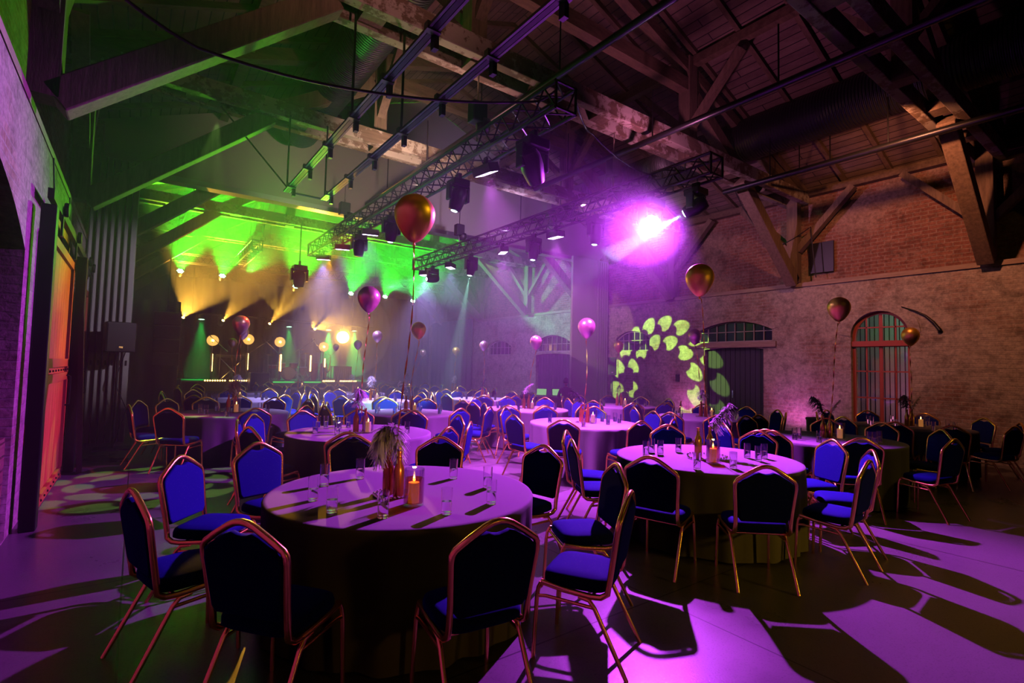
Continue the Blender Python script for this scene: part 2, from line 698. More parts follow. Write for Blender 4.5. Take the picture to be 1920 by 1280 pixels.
# ------------------------------------------------------------------ the room shell
XL, XR = -0.86, 13.4
YB, YE = -5.5, 26.0
LZ = 3.85
EAVE, RISE, XC = 6.2, 0.38, 6.27
YBULK = 12.9
YZ = Matrix(((0, 0, 1, 0), (1, 0, 0, 0), (0, 1, 0, 0), (0, 0, 0, 1)))      # local (x,y,z) -> world (z, x, y): outline in the Y-Z plane


def at_x(x):
    m_ = YZ.copy()
    m_.translation = Vector((x, 0, 0))
    return m_


fl = MB().box(((XL + XR) / 2, (YB + YE) / 2, -0.05), (XR - XL + 3, YE - YB + 1, 0.1)).build('floor', FLOOR)
struct(fl, 'polished concrete floor')

# right wall: lower thick part with its openings
DOOR1 = (6.98, 8.72, 2.36)
TRANS1 = (6.75, 8.95)
holes = [
    segarch(DOOR1[0], DOOR1[1], 0.01, 2.3, 2.36, 4),
    segarch(TRANS1[0], TRANS1[1], 2.50, 2.82, 3.08),
    segarch(10.72, 12.15, 2.30, 2.72, 2.97),
    segarch(3.80, 4.92, 0.01, 2.55, 3.11, 24),
    segarch(14.50, 16.55, 0.01, 2.2, 2.25, 4),
    segarch(14.50, 16.55, 2.33, 2.70, 2.99),
    segarch(18.35, 20.20, 2.22, 2.62, 2.88),
]
wr = poly_mesh('wall_right', [[(YB, 0), (YE, 0), (YE, LZ), (YB, LZ)]] + holes, 0.4, at_x(XR + 0.2), BRICKLOW)
struct(wr, 'long right brick wall, worn plaster')
wru = MB().box((XR + 0.40, (YB + YE) / 2, (LZ + EAVE) / 2 + 0.05), (0.3, YE - YB, EAVE - LZ + 0.1)).build('wall_right_upper', BRICKUP)
struct(wru, 'upper red brick part of the right wall')
struct(MB().box((XR + 0.1, (YB + YE) / 2, LZ + 0.04), (0.30, YE - YB, 0.10)).build('trim_1', LEDGE), 'timber ledge along the right wall')
struct(MB().box((XR + 0.16, (YB + YE) / 2, EAVE + 0.02), (0.2, YE - YB, 0.16)).build('trim_2', TIMBER), 'wall plate under the right eaves')

# left wall
lh = [
    segarch(2.2, 6.35, 0.01, 2.6, 3.15),
    segarch(7.0, 9.5, 0.01, 2.9, 3.3),
    segarch(10.35, 12.0, 0.01, 2.9, 3.25),
    segarch(14.4, 16.5, 0.01, 2.5, 2.9),
    segarch(18.4, 20.5, 1.4, 2.5, 2.9),
]
wl = poly_mesh('wall_left', [[(YB, 0), (YE, 0), (YE, LZ), (YB, LZ)]] + lh, 0.4, at_x(XL - 0.2), BRICKLOW)
struct(wl, 'long left brick wall, flaking plaster')
struct(MB().box((XL - 0.45, (YB + YE) / 2, (LZ + EAVE) / 2 + 0.05), (0.2, YE - YB, EAVE - LZ + 0.1)).build('wall_left_upper', BRICKUP), 'upper brick part of the left wall')
struct(MB().box((XL - 0.13, (YB + YE) / 2, LZ + 0.03), (0.28, YE - YB, 0.08)).build('trim_3', LEDGE), 'ledge along the left wall')
struct(MB().box((XL - 0.75, (YB + YE) / 2, 2.0), (0.1, YE - YB, 4.2)).build('wall_left_recess', BRICKUP), 'dark brickwork seen inside the left openings')
# end walls
gable = [(XL - 0.5, 0), (XR + 0.5, 0), (XR + 0.5, EAVE), (XC, EAVE + (XR + 0.5 - XC) * RISE), (XL - 0.5, EAVE)]
XZ = Matrix(((1, 0, 0, 0), (0, 0, 1, YE + 0.15), (0, 1, 0, 0), (0, 0, 0, 1)))
struct(poly_mesh('wall_back', [gable], 0.3, XZ, BRICKEND), 'far gable wall behind the stage')
XZ2 = XZ.copy()
XZ2[1][3] = YB - 0.15
struct(poly_mesh('wall_front', [gable], 0.3, XZ2, BRICKEND), 'gable wall behind the camera')
# roof
for nm, x0, x1 in (('ceiling_left', XL - 0.6, XC), ('ceiling_right', XR + 0.6, XC)):
    z0, z1 = EAVE + 0.08 - 0.1 * RISE, EAVE + abs(x1 - x0) * RISE
    b_ = MB()
    b_.add([(x0, YB - .3, z0), (x1, YB - .3, z1), (x1, YE + .3, z1), (x0, YE + .3, z0), (x0, YB - .3, z0 + .12), (x1, YB - .3, z1 + .12), (x1, YE + .3, z1 + .12), (x0, YE + .3, z0 + .12)],
           [(0, 1, 2, 3), (7, 6, 5, 4), (0, 4, 5, 1), (2, 6, 7, 3), (0, 3, 7, 4), (1, 5, 6, 2)])
    ro = struct(b_.build(nm, BOARDS), 'sloping board roof, ' + nm.split('_')[1] + ' side')
    y = YB + 0.4
    while y < YE:
        r_o = MB().bar((x0, y, z0 - 0.05), (x1, y, z1 - 0.05), 0.09, 0.10).build('rafter', TIMBER, ro)
        y += 0.925
    for t in (0.36, 0.66):
        xx = x0 + (x1 - x0) * t
        MB().bar((xx, YB, z0 + (z1 - z0) * t - 0.19), (xx, YE, z0 + (z1 - z0) * t - 0.19), 0.16, 0.18).build('purlin', TIMBER, ro)
# bulkhead over the opening
blk = [(XL - 0.3, 5.50), (XR + 0.3, 5.50), (XR + 0.3, EAVE + 0.05), (XC, EAVE + (XR + 0.5 - XC) * RISE), (XL - 0.3, EAVE + 0.05)]
XZ3 = XZ.copy()
XZ3[1][3] = YBULK + 0.1
bo = struct(poly_mesh('wall_bulkhead', [blk], 0.16, XZ3, BULK), 'pale fabric bulkhead across the hall above the folding partition')
tr = MB()
tr.box((XC, YBULK + 0.1, 5.44), (XR - XL, 0.30, 0.06)).box((XC, YBULK - 0.02, 5.50), (XR - XL, 0.04, 0.06)).box((XC, YBULK + 0.22, 5.50), (XR - XL, 0.04, 0.06))
struct(tr.build('trim_4', ALUL), 'metal track along the bottom of the bulkhead')


# windows and doors of the right wall
def grid_window(name, outline, nv, rows, frame, x, pane, parent_label, fw_=0.035, barw=0.022):
    ys = [p[0] for p in outline]
    zs = [p[1] for p in outline]
    y0, y1, z0, z1 = min(ys), max(ys), min(zs), max(zs)
    cyy, czz = (y0 + y1) / 2, (z0 + z1) / 2
    inner = [(cyy + (p[0] - cyy) * (1 - 2 * fw_ / (y1 - y0)), czz + (p[1] - czz) * (1 - 2 * fw_ / (z1 - z0))) for p in outline]
    o = struct(poly_mesh(name, [outline, inner], 0.06, at_x(x), frame), parent_label)

    def topz(y):
        best = z1
        pts = outline
        for i in range(len(pts)):
            a, b_ = pts[i], pts[(i + 1) % len(pts)]
            if (a[0] - y) * (b_[0] - y) <= 0 and abs(a[0] - b_[0]) > 1e-6:
                z = a[1] + (b_[1] - a[1]) * (y - a[0]) / (b_[0] - a[0])
                if z > czz:
                    best = z
        return best
    g = MB()
    for i in range(1, nv):
        y = y0 + (y1 - y0) * i / nv
        g.bar((x, y, z0), (x, y, topz(y)), 0.03, barw)
    for z in rows:
        g.bar((x, y0 + 0.01, z), (x, y1 - 0.01, z), 0.03, barw)
    g.build('glazing_bars', frame, o)
    poly_mesh('pane', [outline], 0.008, at_x(x + 0.03), pane, o)
    return o


grid_window('window_1', holes[1], 8, (2.79,), WHITEFRAME, XR + 0.12, DARKPANE, 'segmental transom window above the dark door')
grid_window('window_2', holes[2], 6, (2.66,), WHITEFRAME, XR + 0.12, DARKPANE, 'small segmental window beside the folding partition')
grid_window('window_3', holes[5], 7, (2.64,), WHITEFRAME, XR + 0.12, DARKPANE, 'transom window in the far room')
grid_window('window_4', holes[6], 6, (2.56,), WHITEFRAME, XR + 0.12, DARKPANE, 'last small window in the far room')
w5 = grid_window('window_5', holes[3], 2, (0.55, 2.34), REDFRAME, XR + 0.14, PANE, 'tall round-arched window with red frame and bars', 0.06, 0.07)
g = MB()
for y in (4.08, 4.64):
    g.bar((XR + 0.13, y, 0.02), (XR + 0.13, y, 3.0), 0.03, 0.03)
for z in (1.15, 1.75, 2.75):
    g.bar((XR + 0.13, 3.86, z), (XR + 0.13, 4.86, z), 0.03, 0.03)
g.bar((XR + 0.10, 3.80, 2.38), (XR + 0.10, 4.92, 2.38), 0.12, 0.12)
g.build('sash_bars', REDFRAME, w5)
g = MB()
for i in range(11):
    y = 3.88 + i * 0.096
    g.tube([(XR + 0.33, y, 0.1), (XR + 0.33, y, 3.05)], 0.011, 6)
g.build('security_bar', BLACKM, w5)
# added backdrop outside that window; lamps on it stand in for daylight
struct(MB().box((XR + 2.6, 3.9, 2.0), (0.1, 8, 4.6)).build('wall_exterior', PANEL), 'pale backdrop wall added outside the arched window')
for nm, (y0, y1, zt) in (('door_1', DOOR1), ('door_2', (14.50, 16.55, 2.25))):
    d = MB()
    n_ = 12
    for i in range(n_):
        ya, yb = y0 + (y1 - y0) * i / n_, y0 + (y1 - y0) * (i + 1) / n_
        d.box((XR + 0.16, (ya + yb) / 2, zt / 2), (0.05, (yb - ya) - 0.012, zt))
    d.box((XR + 0.20, (y0 + y1) / 2, zt / 2), (0.02, y1 - y0, zt))
    do = struct(d.build(nm, DARKDOOR), 'dark blue plank door in the right wall' if nm == 'door_1' else 'dark plank door in the far room')
    MB().box((XR + 0.12, (y0 + y1) / 2 + 0.06, 1.05), (0.04, 0.03, 0.22)).build('door_handle', CHROME, do)
    if nm == 'door_1':
        MB().box((XR - 0.02, (y0 + y1) / 2 + 0.1, zt + 0.06), (0.10, y1 - y0 + 0.9, 0.14)).build('lintel', LEDGE, do)
# brick arches
for i, (h_, dz) in enumerate(((holes[1], .16), (holes[2], .14), (holes[3], .2), (holes[5], .16), (holes[6], .14))):
    top = h_[2:]
    cyy = (h_[0][0] + h_[1][0]) / 2
    mz = min(p[1] for p in top)
    outer = [(cyy + (p[0] - cyy) * (1 + 2 * dz / (h_[1][0] - h_[0][0])), p[1] + dz * (0.25 + 0.75 * (p[1] - mz) / (max(q[1] for q in top) - mz))) for p in top]
    m_ = MB()
    n_ = len(top)
    for k in range((n_ - 1)):
        a, b_, c_, d_ = top[k], top[k + 1], outer[k + 1], outer[k]
        vs = [(x, p[0], p[1]) for x in (XR - 0.02, XR + 0.05) for p in (a, b_, c_, d_)]
        m_.add(vs, [(0, 1, 2, 3), (7, 6, 5, 4), (0, 4, 5, 1), (2, 6, 7, 3), (3, 7, 4, 0), (1, 5, 6, 2)])
    struct(m_.build('trim_%d' % (5 + i), BRICKLOW), 'brick arch over an opening of the right wall')

# end-wall and side drapes in the far room
def drape(name, p, q, z0, z1, label, m=DRAPE, amp=0.06, step=0.11):
    p, q = Vector(p), Vector(q)
    L = (q - p).length
    n_ = int(L / step * 4)
    d = (q - p) / L
    nr = Vector((-d.y, d.x, 0))
    m_ = MB()
    vs = []
    for i in range(n_ + 1):
        s_ = L * i / n_
        o_ = nr * (amp * math.sin(s_ * 2 * PI / (step * 4) + 0.6 * math.sin(s_ * 2.3)))
        pt = p + d * s_ + o_
        vs += [(pt.x, pt.y, z0), (pt.x, pt.y, z1)]
    m_.add(vs, [(2 * i, 2 * i + 2, 2 * i + 3, 2 * i + 1) for i in range(n_)])
    o = m_.build(name, m, smooth=True)
    so = o.modifiers.new('solid', 'SOLIDIFY')
    so.thickness = 0.01
    return tag(o, label, 'curtain')


# ------------------------------------------------------------------ timber frames of the hall
FY = [-1.15, 2.5, 6.15, 9.8, 13.6, 17.1, 20.75, 24.4]
nth = ['directly over the camera', 'nearest the camera at right', 'second from the camera', 'just before the bulkhead', 'just behind the bulkhead', 'first in the far room', 'second in the far room', 'above the stage']
for k, y in enumerate(FY):
    t = thing('timber_roof_frame', 'old timber roof frame with twin tie beams, ' + nth[k], 'roof frame', (0, y, 0), 0, 'timber roof frames across the hall')
    for s_ in (-1, 1):
        MB().box((XC, s_ * 0.21, 6.09), (14.5, 0.16, 0.28)).build('tie_beam', TIE, t, bevel=0.012)
    pk = MB()
    for x in (0.6, 2.2, 4.9, 6.3, 7.7, 10.4, 12.0):
        pk.box((x, 0, 6.05), (0.3, 0.26, 0.14))
    pk.build('packing_block', POST, t)
    MB().box((XC, 0, 7.44), (5.6, 0.2, 0.26)).build('collar_beam', TIMBER, t)
    for sx in (-1, 1):
        MB().box((XC + sx * 2.56, 0, 6.98), (0.26, 0.26, 2.1)).build('queen_post', POST, t)
        MB().bar((XC + sx * 6.98, 0, LZ + 0.10), (XC + sx * 4.55, 0, 6.0), 0.26, 0.28).build('raking_strut', POST, t, bevel=0.015)
        MB().bar((XC + sx * 4.35, 0, 6.2), (XC + sx * 2.70, 0, 7.25), 0.24, 0.26).build('upper_strut', POST, t)
        MB().bar((XC + sx * 7.3, 0, EAVE + 0.0), (XC + sx * 0.0, 0, EAVE + 7.3 * RISE - 0.32), 0.2, 0.22).build('principal_rafter', TIMBER, t)
        MB().box((XC + sx * 7.05, 0, (LZ + 6.25) / 2 + 0.05), (0.22, 0.26, 6.25 - LZ - 0.1)).build('wall_post', POST, t)
        for sy in (-1, 1):
            MB().bar((XC + sx * 7.06, sy * 0.1, 4.75), (XC + sx * 7.06, sy * 1.35, 6.08), 0.14, 0.18, (1, 0, 0)).build('knee_brace', POST, t)
            MB().bar((XC + sx * 2.56, sy * 0.1, 6.6), (XC + sx * 2.56, sy * 1.15, 7.7), 0.12, 0.16, (1, 0, 0)).build('knee_brace', POST, t)

# ducts and pipes along the hall
def pipe(name, p, q, r, m, label, cat, n=12, hang=None):
    t = thing(name, label, cat, p)
    d = Vector(q) - Vector(p)
    MB().tube([(0, 0, 0), d * 0.5, d], r, n).build('tube', m, t, smooth=True, auto=40)
    if hang:
        L = d.length
        for i in range(hang):
            c = d * ((i + 0.5) / hang)
            MB().tube([c, c + Vector((0, 0, 0.9))], 0.012, 6).build('hanger', BLACKM, t)
    return t


def duct(x, z, r, y0, y1, label):
    t = thing('air_duct', label, 'duct', (x, y0, z))
    m_ = MB()
    prof = [(r, (y1 - y0) * i / 60) for i in range(61)]
    prof = [(rr * (1 + 0.012 * (i % 2)), zz) for i, (rr, zz) in enumerate(prof)]
    m_.lathe([(0.01, 0)] + prof, (0, 0, 0), 28, (0, 1, 0))
    m_.build('duct_sleeve', DUCT, t, smooth=True, auto=50)
    e = [(r * 1.0, 0), (r * .95, .1), (r * .75, .2), (r * .4, .27), (0.0, .3)]
    MB().lathe(e, (0, y1 - y0, 0), 28, (0, 1, 0)).build('end_cap', DUCT, t, smooth=True)
    for i in range(5):
        y = (y1 - y0) * (i + .5) / 5
        MB().tube([(0, y, r), (0, y, r + 0.4)], 0.012, 6).build('hanger', BLACKM, t)
    return t


duct(2.78, 6.85 + 0.12, 0.40, -3, 12.2, 'long black ribbed air duct under the left roof slope')
duct(10.9, 6.90, 0.46, -3, 12.2, 'long black ribbed air duct under the right roof slope')
pipe('ceiling_pipe', (7.15, -2, 5.72), (7.15, 9.0, 5.72), 0.055, BLACKM, 'dark round pipe over the right lighting truss', 'pipe', hang=5)
pipe('ceiling_pipe', (4.55, 2.2, 5.72), (4.55, 12.3, 5.72), 0.05, BLACKM, 'dark round pipe between the light tracks and the left truss', 'pipe', hang=5)
pipe('ceiling_pipe', (10.55, -2, 5.72), (10.55, 6.4, 5.72), 0.06, BLACKM, 'dark round pipe below the right air duct', 'pipe', hang=4)
pipe('ceiling_pipe', (8.6, 7.2, 5.72), (8.6, 12.3, 5.72), 0.05, BLACKM, 'short dark pipe before the bulkhead at right', 'pipe', hang=3)
pipe('tube_light', (11.2, 4.15, 5.95), (11.2, 5.35, 5.95), 0.028, E_TUBE, 'faint pink tube light by the right air duct', 'tube light', hang=2)

# lighting tracks (rails with clips)
for (x, lab) in ((2.03, 'left black light track hanging along the hall'), (2.68, 'right black light track hanging along the hall')):
    t = thing('light_track', lab, 'light track', (x, 1.5, 4.70), group='light tracks below the tie beams')
    L = 8.2
    MB().box((0, L / 2, 0), (0.05, L, 0.05)).build('rail', BLACKM, t)
    MB().box((-0.045, L / 2, -0.01), (0.025, L, 0.03)).box((0.045, L / 2, -0.01), (0.025, L, 0.03)).build('side_rail', STEEL, t)
    for i in range(8):
        y = 0.5 + i * 1.05
        MB().box((0, y, 0.0), (0.14, 0.07, 0.075)).build('clip', STEEL, t)
        MB().box((0.05, y + 0.05, -0.09), (0.05, 0.07, 0.14)).build('connector', BLACK, t)
    for y in (1.0, 4.65, 8.0):
        MB().box((-0.04, y, 0.65), (0.025, 0.025, 1.3)).build('hanger', BLACKM, t)
tag(MB().tube([(2.05, 9.72, 4.70), (2.68, 9.72, 4.70)], 0.018, 8).build('cross_bar', STEEL), 'thin bar joining the far ends of the two light tracks', 'bar')
tag(MB().tube([(2.03, 9.6, 4.72), (0.95, 9.8, 5.95)], 0.014, 8).build('stay_rod', BLACKM), 'thin slanting rod from tie beam to left light track', 'rod')


# box trusses
def truss(p, q, label, s_=0.30, bay=0.42, group='black lattice lighting trusses', m=ALU, flip=1):
    p, q = Vector(p), Vector(q)
    d = (q - p)
    L = d.length
    t = thing('lighting_truss', label, 'lighting truss', p, math.atan2(d.y, d.x) - PI / 2, group)
    h = s_ / 2
    cs = [(-h, h), (h, h), (h, -h), (-h, -h)]
    for (x, z) in cs:
        MB().tube([(x, 0, z), (x, L, z)], 0.025, 8).build('chord', m, t, smooth=True, auto=40)
    n_ = max(2, int(L / bay))
    lt = MB()
    for i in range(n_):
        y0, y1 = L * i / n_, L * (i + 1) / n_
        ym = (y0 + y1) / 2
        for a in range(4):
            (xa, za), (xb, zb) = cs[a], cs[(a + 1) % 4]
            lt.tube([(xa, y0, za), (xb, ym, zb)], 0.011, 5)
            lt.tube([(xb, ym, zb), (xa, y1, za)], 0.011, 5)
    for y in (0, L):
        for a in range(4):
            (xa, za), (xb, zb) = cs[a], cs[(a + 1) % 4]
            lt.tube([(xa, y, za), (xb, y, zb)], 0.018, 6)
    lt.build('lattice', m, t)
    return t


TZ = 4.72
truss((3.80, 4.25, TZ), (3.80, 14.5, TZ), 'left lattice lighting truss running from above the tables to the stage side')
truss((6.82, 4.25, TZ), (6.82, 14.3, TZ), 'right lattice lighting truss carrying the bright magenta lamp')
truss((0.6, 21.3, 5.25), (11.5, 21.3, 5.25), 'cross truss above the stage with green lamps')
truss((2.9, 17.6, 5.3), (2.9, 21.0, 5.3), 'short truss in the far room, golden in the stage light')
for (x, y, lab) in ((3.80, 6.15, 'black chain hoist on the left truss near its camera end'), (3.80, 12.0, 'black chain hoist on the left truss at the bulkhead'), (6.82, 6.3, 'black chain hoist on the right truss near its camera end'), (6.82, 11.8, 'black chain hoist on the right truss at the bulkhead')):
    t = thing('chain_hoist', lab, 'hoist', (x, y, TZ + 0.15), group='chain hoists holding the trusses')
    MB().box((0, 0, 0.42), (0.24, 0.18, 0.3)).build('motor', BLACK, t, bevel=0.02)
    MB().lathe([(0.09, 0), (0.11, 0.1), (0.11, 0.18)], (0.1, 0, 0.16), 12).build('chain_bag', BLACK, t, smooth=True)
    MB().tube([(0, 0, 0), (0, 0, 1.25)], 0.012, 6).build('chain', CHROME, t)


# ------------------------------------------------------------------ lighting fixtures
def moving_head(loc, target, label, lens=E_ICE, s_=1.0, lensr=0.07, cat='moving head light', group='moving head lamps on the trusses'):
    """hangs by its clamp from loc (underside of a truss), head turned to target"""
    t = thing('moving_head_light', label, cat, loc, group=group)
    MB().box((0, 0, -0.06 * s_), (0.05, 0.12, 0.12 * s_)).build('clamp', BLACKM, t)
    MB().box((0, 0, -0.17 * s_), (0.30 * s_, 0.30 * s_, 0.12 * s_)).build('base', BLACK, t, bevel=0.02)
    hc = Vector((0, 0, -0.42 * s_))
    yk = MB()
    for sx in (-1, 1):
        yk.box((sx * 0.17 * s_, 0, -0.33 * s_), (0.05 * s_, 0.14 * s_, 0.28 * s_))
    yk.box((0, 0, -0.235 * s_), (0.38 * s_, 0.16 * s_, 0.05 * s_))
    yk.build('yoke', BLACK, t, bevel=0.015)
    d = (Vector(target) - (Vector(loc) + hc)).normalized()
    R_ = s_
    prof = [(0.02 * R_, -0.20 * R_), (0.10 * R_, -0.19 * R_), (0.13 * R_, -0.12 * R_), (0.135 * R_, 0.02 * R_), (0.115 * R_, 0.14 * R_), (0.10 * R_, 0.20 * R_), (lensr + 0.01, 0.21 * R_)]
    hd_ = MB().lathe(prof, hc, 16, d).build('head', BLACK, t, smooth=True, auto=35)
    if lens:
        MB().lathe([(lensr, 0.213 * R_), (lensr * .7, 0.225 * R_), (0.0, 0.23 * R_)], hc, 16, d).build('lens', lens, hd_)
    return t, Vector(loc) + hc + d * (0.26 * R_)


def led_panel(loc, target, label, group='violet floodlight panels on the trusses', lens=E_VIOLET, w_=0.30, h_=0.16):
    t = thing('led_flood_light', label, 'flood light', loc, group=group)
    MB().box((0, 0, -0.05), (0.04, 0.06, 0.12)).build('clamp', BLACKM, t)
    d = (Vector(target) - Vector(loc)).normalized()
    q = d.to_track_quat('Z', 'X')
    e = q.to_euler()
    c = Vector((0, 0, -0.16))
    bd = MB().box((0, 0, 0), (h_ + .04, w_ + .04, 0.12)).build('housing', BLACK, t)
    bd.location = c
    bd.rotation_euler = e
    f_ = MB()
    for i in range(6):
        for j in range(3):
            f_.box(((j - 1) * h_ / 3, (i - 2.5) * w_ / 6, 0.062), (h_ / 3.3, w_ / 6.6, 0.004))
    f_.build('led_face', lens, bd)
    return t, Vector(loc) + c + d * 0.09


def par(loc, target, label, lens=E_GREEN, group='round green lamps above the stage', r=0.13, stand=False):
    t = thing('par_light', label, 'par light', loc, group=group)
    d = (Vector(target) - Vector(loc)).normalized()
    ph_ = MB().lathe([(0.03, -0.2), (r * .8, -0.18), (r, -0.08), (r * 1.05, 0.02), (r * .95, 0.02), (r * .93, 0.0)], (0, 0, 0), 16, d, cap=False).build('housing', BLACK, t, smooth=True, auto=40)
    q = Vector((0, 0, 1)).rotation_difference(d).to_matrix()
    L_ = MB()
    for i in range(7):
        a = 2 * PI * i / 6
        rr = 0 if i == 6 else r * 0.58
        L_.lathe([(r * .27, 0.0), (r * .2, 0.01), (0, 0.012)], q @ Vector((rr * math.cos(a), rr * math.sin(a), 0)), 10, d)
    if lens:
        L_.build('led_lens', lens, ph_)
    MB().tube([(-r - .02, 0, 0), (-r - .02, 0, .2), (r + .02, 0, .2), (r + .02, 0, 0)], 0.012, 6).build('bracket', BLACKM, t)
    return t, Vector(loc) + d * 0.06




def roofp(p):
    """the point of the roof straight above p"""
    return Vector((p.x, p.y, EAVE + 0.12 + (7.35 - abs(p.x - XC)) * RISE))


TB = TZ - 0.175
MAG = (0.60, 0.055, 1.0)
VIO = (0.46, 0.34, 1.0)
ICE = (0.45, 1.0, 0.85)
GRN = (0.01, 1.0, 0.015)
ORG = (1.0, 0.50, 0.05)
KEYP = onz(1205, 390, 4.22)
# key: the bright magenta lamp facing the room
t, p = moving_head((6.72, KEYP.y + 0.12, TB + 0.03), (2.5, 1.4, 1.2), 'bright magenta moving head blazing towards the camera from right truss', E_KEY, 1.15, 0.14)
KEY = lamp('key_light', 'SPOT', p + Vector((-0.02, -0.03, 0)), 3500, MAG, (1.6, 2.8, -1.2), 0.045, 122, 0.5)


def trA(px, py):   # a point of the left truss seen at this pixel column
    return onx(px, py, 3.80)


def trB(px, py):
    return onx(px, py, 6.82)


# pale beams and heads: (truss x, y along, target, label, watts, angle, colour)
for (x, px, py, tgt, lab, W, ang, c_) in (
    (3.80, 1000, 215, (7.6, 6.9, 0.2), 'large black moving head at the camera end of left truss', 500, 7, ICE),
    (3.80, 860, 318, (3.1, 7.6, 0.3), 'black moving head on left truss, first beyond the gold-sided flood', 420, 6, ICE),
    (3.80, 735, 385, (3.9, 9.9, 0.2), 'black moving head on left truss beside the large balloon', 420, 7, ICE),
    (3.80, 674, 440, (3.7, 11.0, 0.2), 'black moving head on left truss over the middle of the opening', 150, 5, ICE),
    (6.82, 1305, 345, (5.2, 8.7, 2.2), 'moving head at the camera end of right truss throwing a wide pale beam', 1300, 17, ICE),
    (6.82, 1117, 405, (6.75, 7.2, 0.2), 'moving head on right truss with a thin beam straight down', 420, 5, ICE),
    (6.82, 1001, 440, (6.6, 8.8, 0.2), 'dark moving head on right truss between two flood panels', 200, 4, ICE),
    (6.82, 884, 475, (6.4, 11.6, 0.2), 'moving head on right truss with a long pale cone', 2200, 13, ICE),
    (6.82, 812, 500, (2.4, 13.6, 3.4), 'moving head at the stage end of right truss aimed left', 300, 8, ICE),
):
    P = onx(px, py, x)
    t, p = moving_head((x, P.y, TB), tgt, lab, E_ICE if W > 180 else None, 1.05 if px == 1000 else 0.9, 0.05 if W < 1000 else 0.06)
    lamp('beam_lamp', 'SPOT', p, W * 6, c_, tgt, 0.02, ang, 0.5)
for (x, px, py, tgt, lab, W) in (
    (3.80, 912, 262, (5.6, 6.2, 0), 'flood panel with a yellow-lit side on the left truss', 430),
    (3.80, 695, 415, (4.0, 11.0, 0), 'flood panel on the left truss just left of the large balloon', 380),
    (3.80, 643, 450, (4.0, 12.6, 0), 'flood panel on the left truss before its stage end', 380),
    (3.80, 607, 475, (4.0, 13.9, 0), 'flood panel at the stage end of the left truss', 420),
    (6.82, 1042, 418, (7.2, 7.9, 0), 'flood panel on the right truss near the bright magenta lamp', 380),
    (6.82, 943, 455, (7.2, 9.6, 0), 'flood panel in the middle of the right truss', 380),
    (6.82, 845, 484, (7.0, 12.0, 0), 'flood panel on the right truss beyond the long pale cone', 380),
    (6.82, 798, 500, (6.6, 13.6, 0), 'flood panel at the stage end of the right truss', 420),
):
    P = onx(px, py, x)
    t, p = led_panel((x, P.y, TB), tgt, lab)
    near = px in (912, 1042, 943)
    lamp('flood_lamp', 'SPOT', p, W * (6.5 if near else 5.0), VIO if not near else (0.72, 0.10, 1.0), tgt, 0.10, (72 if px == 912 else 96) if near else 80, 0.9)
# a hanging head lower in the far room
t, p = moving_head((3.9, 16.4, 4.75), (3.9, 16.4, 0), 'unlit moving head hanging low beyond the left truss', None, 1.3)
tag(MB().tube([(3.9, 16.4, 4.72), (3.9, 16.4, 5.98)], 0.02, 6).build('drop_pole', BLACKM), 'thin pole carrying the low unlit moving head', 'pole')

# wall-pattern head and floor-pattern head
g1 = lamp('pattern_lamp_wall', 'SPOT', (6.9, 10.6, 4.2), 5000, (0.50, 1.0, 0.12), (13.4, 10.25, 1.35), 0.012, 34, 0.05)
gobo(g1, 12, 17)
g2 = lamp('pattern_lamp_floor', 'SPOT', (0.9, 9.6, 5.6), 800, (0.50, 1.0, 0.16), (0.25, 8.35, 0), 0.02, 26, 0.05)
gobo(g2, 8, 12)

# ------------------------------------------------------------------ stage
SY = 21.0
st = thing('stage', 'low black stage platform across the far end of the hall', 'stage', (0, SY, 0))
MB().box((5.4, 2.3, 0.86), (8.2, 4.6, 0.08)).build('deck', DECK, st)
MB().box((5.4, 0.03, 0.41), (8.2, 0.05, 0.82)).build('skirt', SKIRT, st)
GAMB = 'rows of amber bulbs along the stage front'


def bulb_batten(p, q, n_, label, name='amber_batten', r=0.027, group=GAMB, m=E_AMBER, vert=False):
    p, q = Vector(p), Vector(q)
    t = thing(name, label, 'light batten', p, group=group)
    d = q - p
    MB().bar((0, 0, 0) if not vert else (0, 0.04, 0), d if not vert else d + Vector((0, .04, 0)), 0.08, 0.06).build('housing', BLACK, t)
    b_ = MB()
    for i in range(n_):
        c = d * ((i + .5) / n_)
        b_.lathe([(0, -r), (r * .7, -r * .7), (r, 0), (r * .7, r * .7), (0, r)], c + Vector((0, -0.05, 0)), 8)
    b_.build('bulb', m, t, smooth=True)
    return t


def sp(px, py, y):
    return ony(px, py, y)


for a, c_, n_, lab in (((382, 708), (424, 709), 9, 'amber bulb batten at the left end of the stage front'), ((429, 709), (468, 710), 9, 'amber bulb batten on the stage front, second from left'),
                       ((604, 713), (627, 714), 8, 'amber bulb batten on the stage front, third from left'), ((636, 714), (668, 715), 11, 'amber bulb batten at the right end of the stage front')):
    P, Q = sp(*a, SY + 0.15), sp(*c_, SY + 0.15)
    P.z = Q.z = 0.935
    bulb_batten(P, Q, n_, lab)
for a, c_, lab in (((512, 713), (552, 714), 'bright green strip on the left drum riser edge'), ((570, 714), (602, 715), 'bright green strip on the right riser edge')):
    P, Q = sp(*a, SY - 0.3), sp(*c_, SY - 0.3)
    P.z = Q.z = 0.90
    tag(MB().box((0, 0, 0), ((Q - P).length, 0.06, 0.05)).build('led_strip', E_STRIPG, loc=(P + Q) / 2), lab, 'led strip', 'green strips at the stage front')
    bx = MB().box((0, 0, 0.42), ((Q - P).length + 0.05, 0.5, 0.84)).build('stage_riser', SKIRT, loc=((P.x + Q.x) / 2, SY - 0.30, 0))
    tag(bx, 'dark box below the %s green strip' % ('left' if 'left' in lab else 'right'), 'riser', 'dark boxes below the green strips')
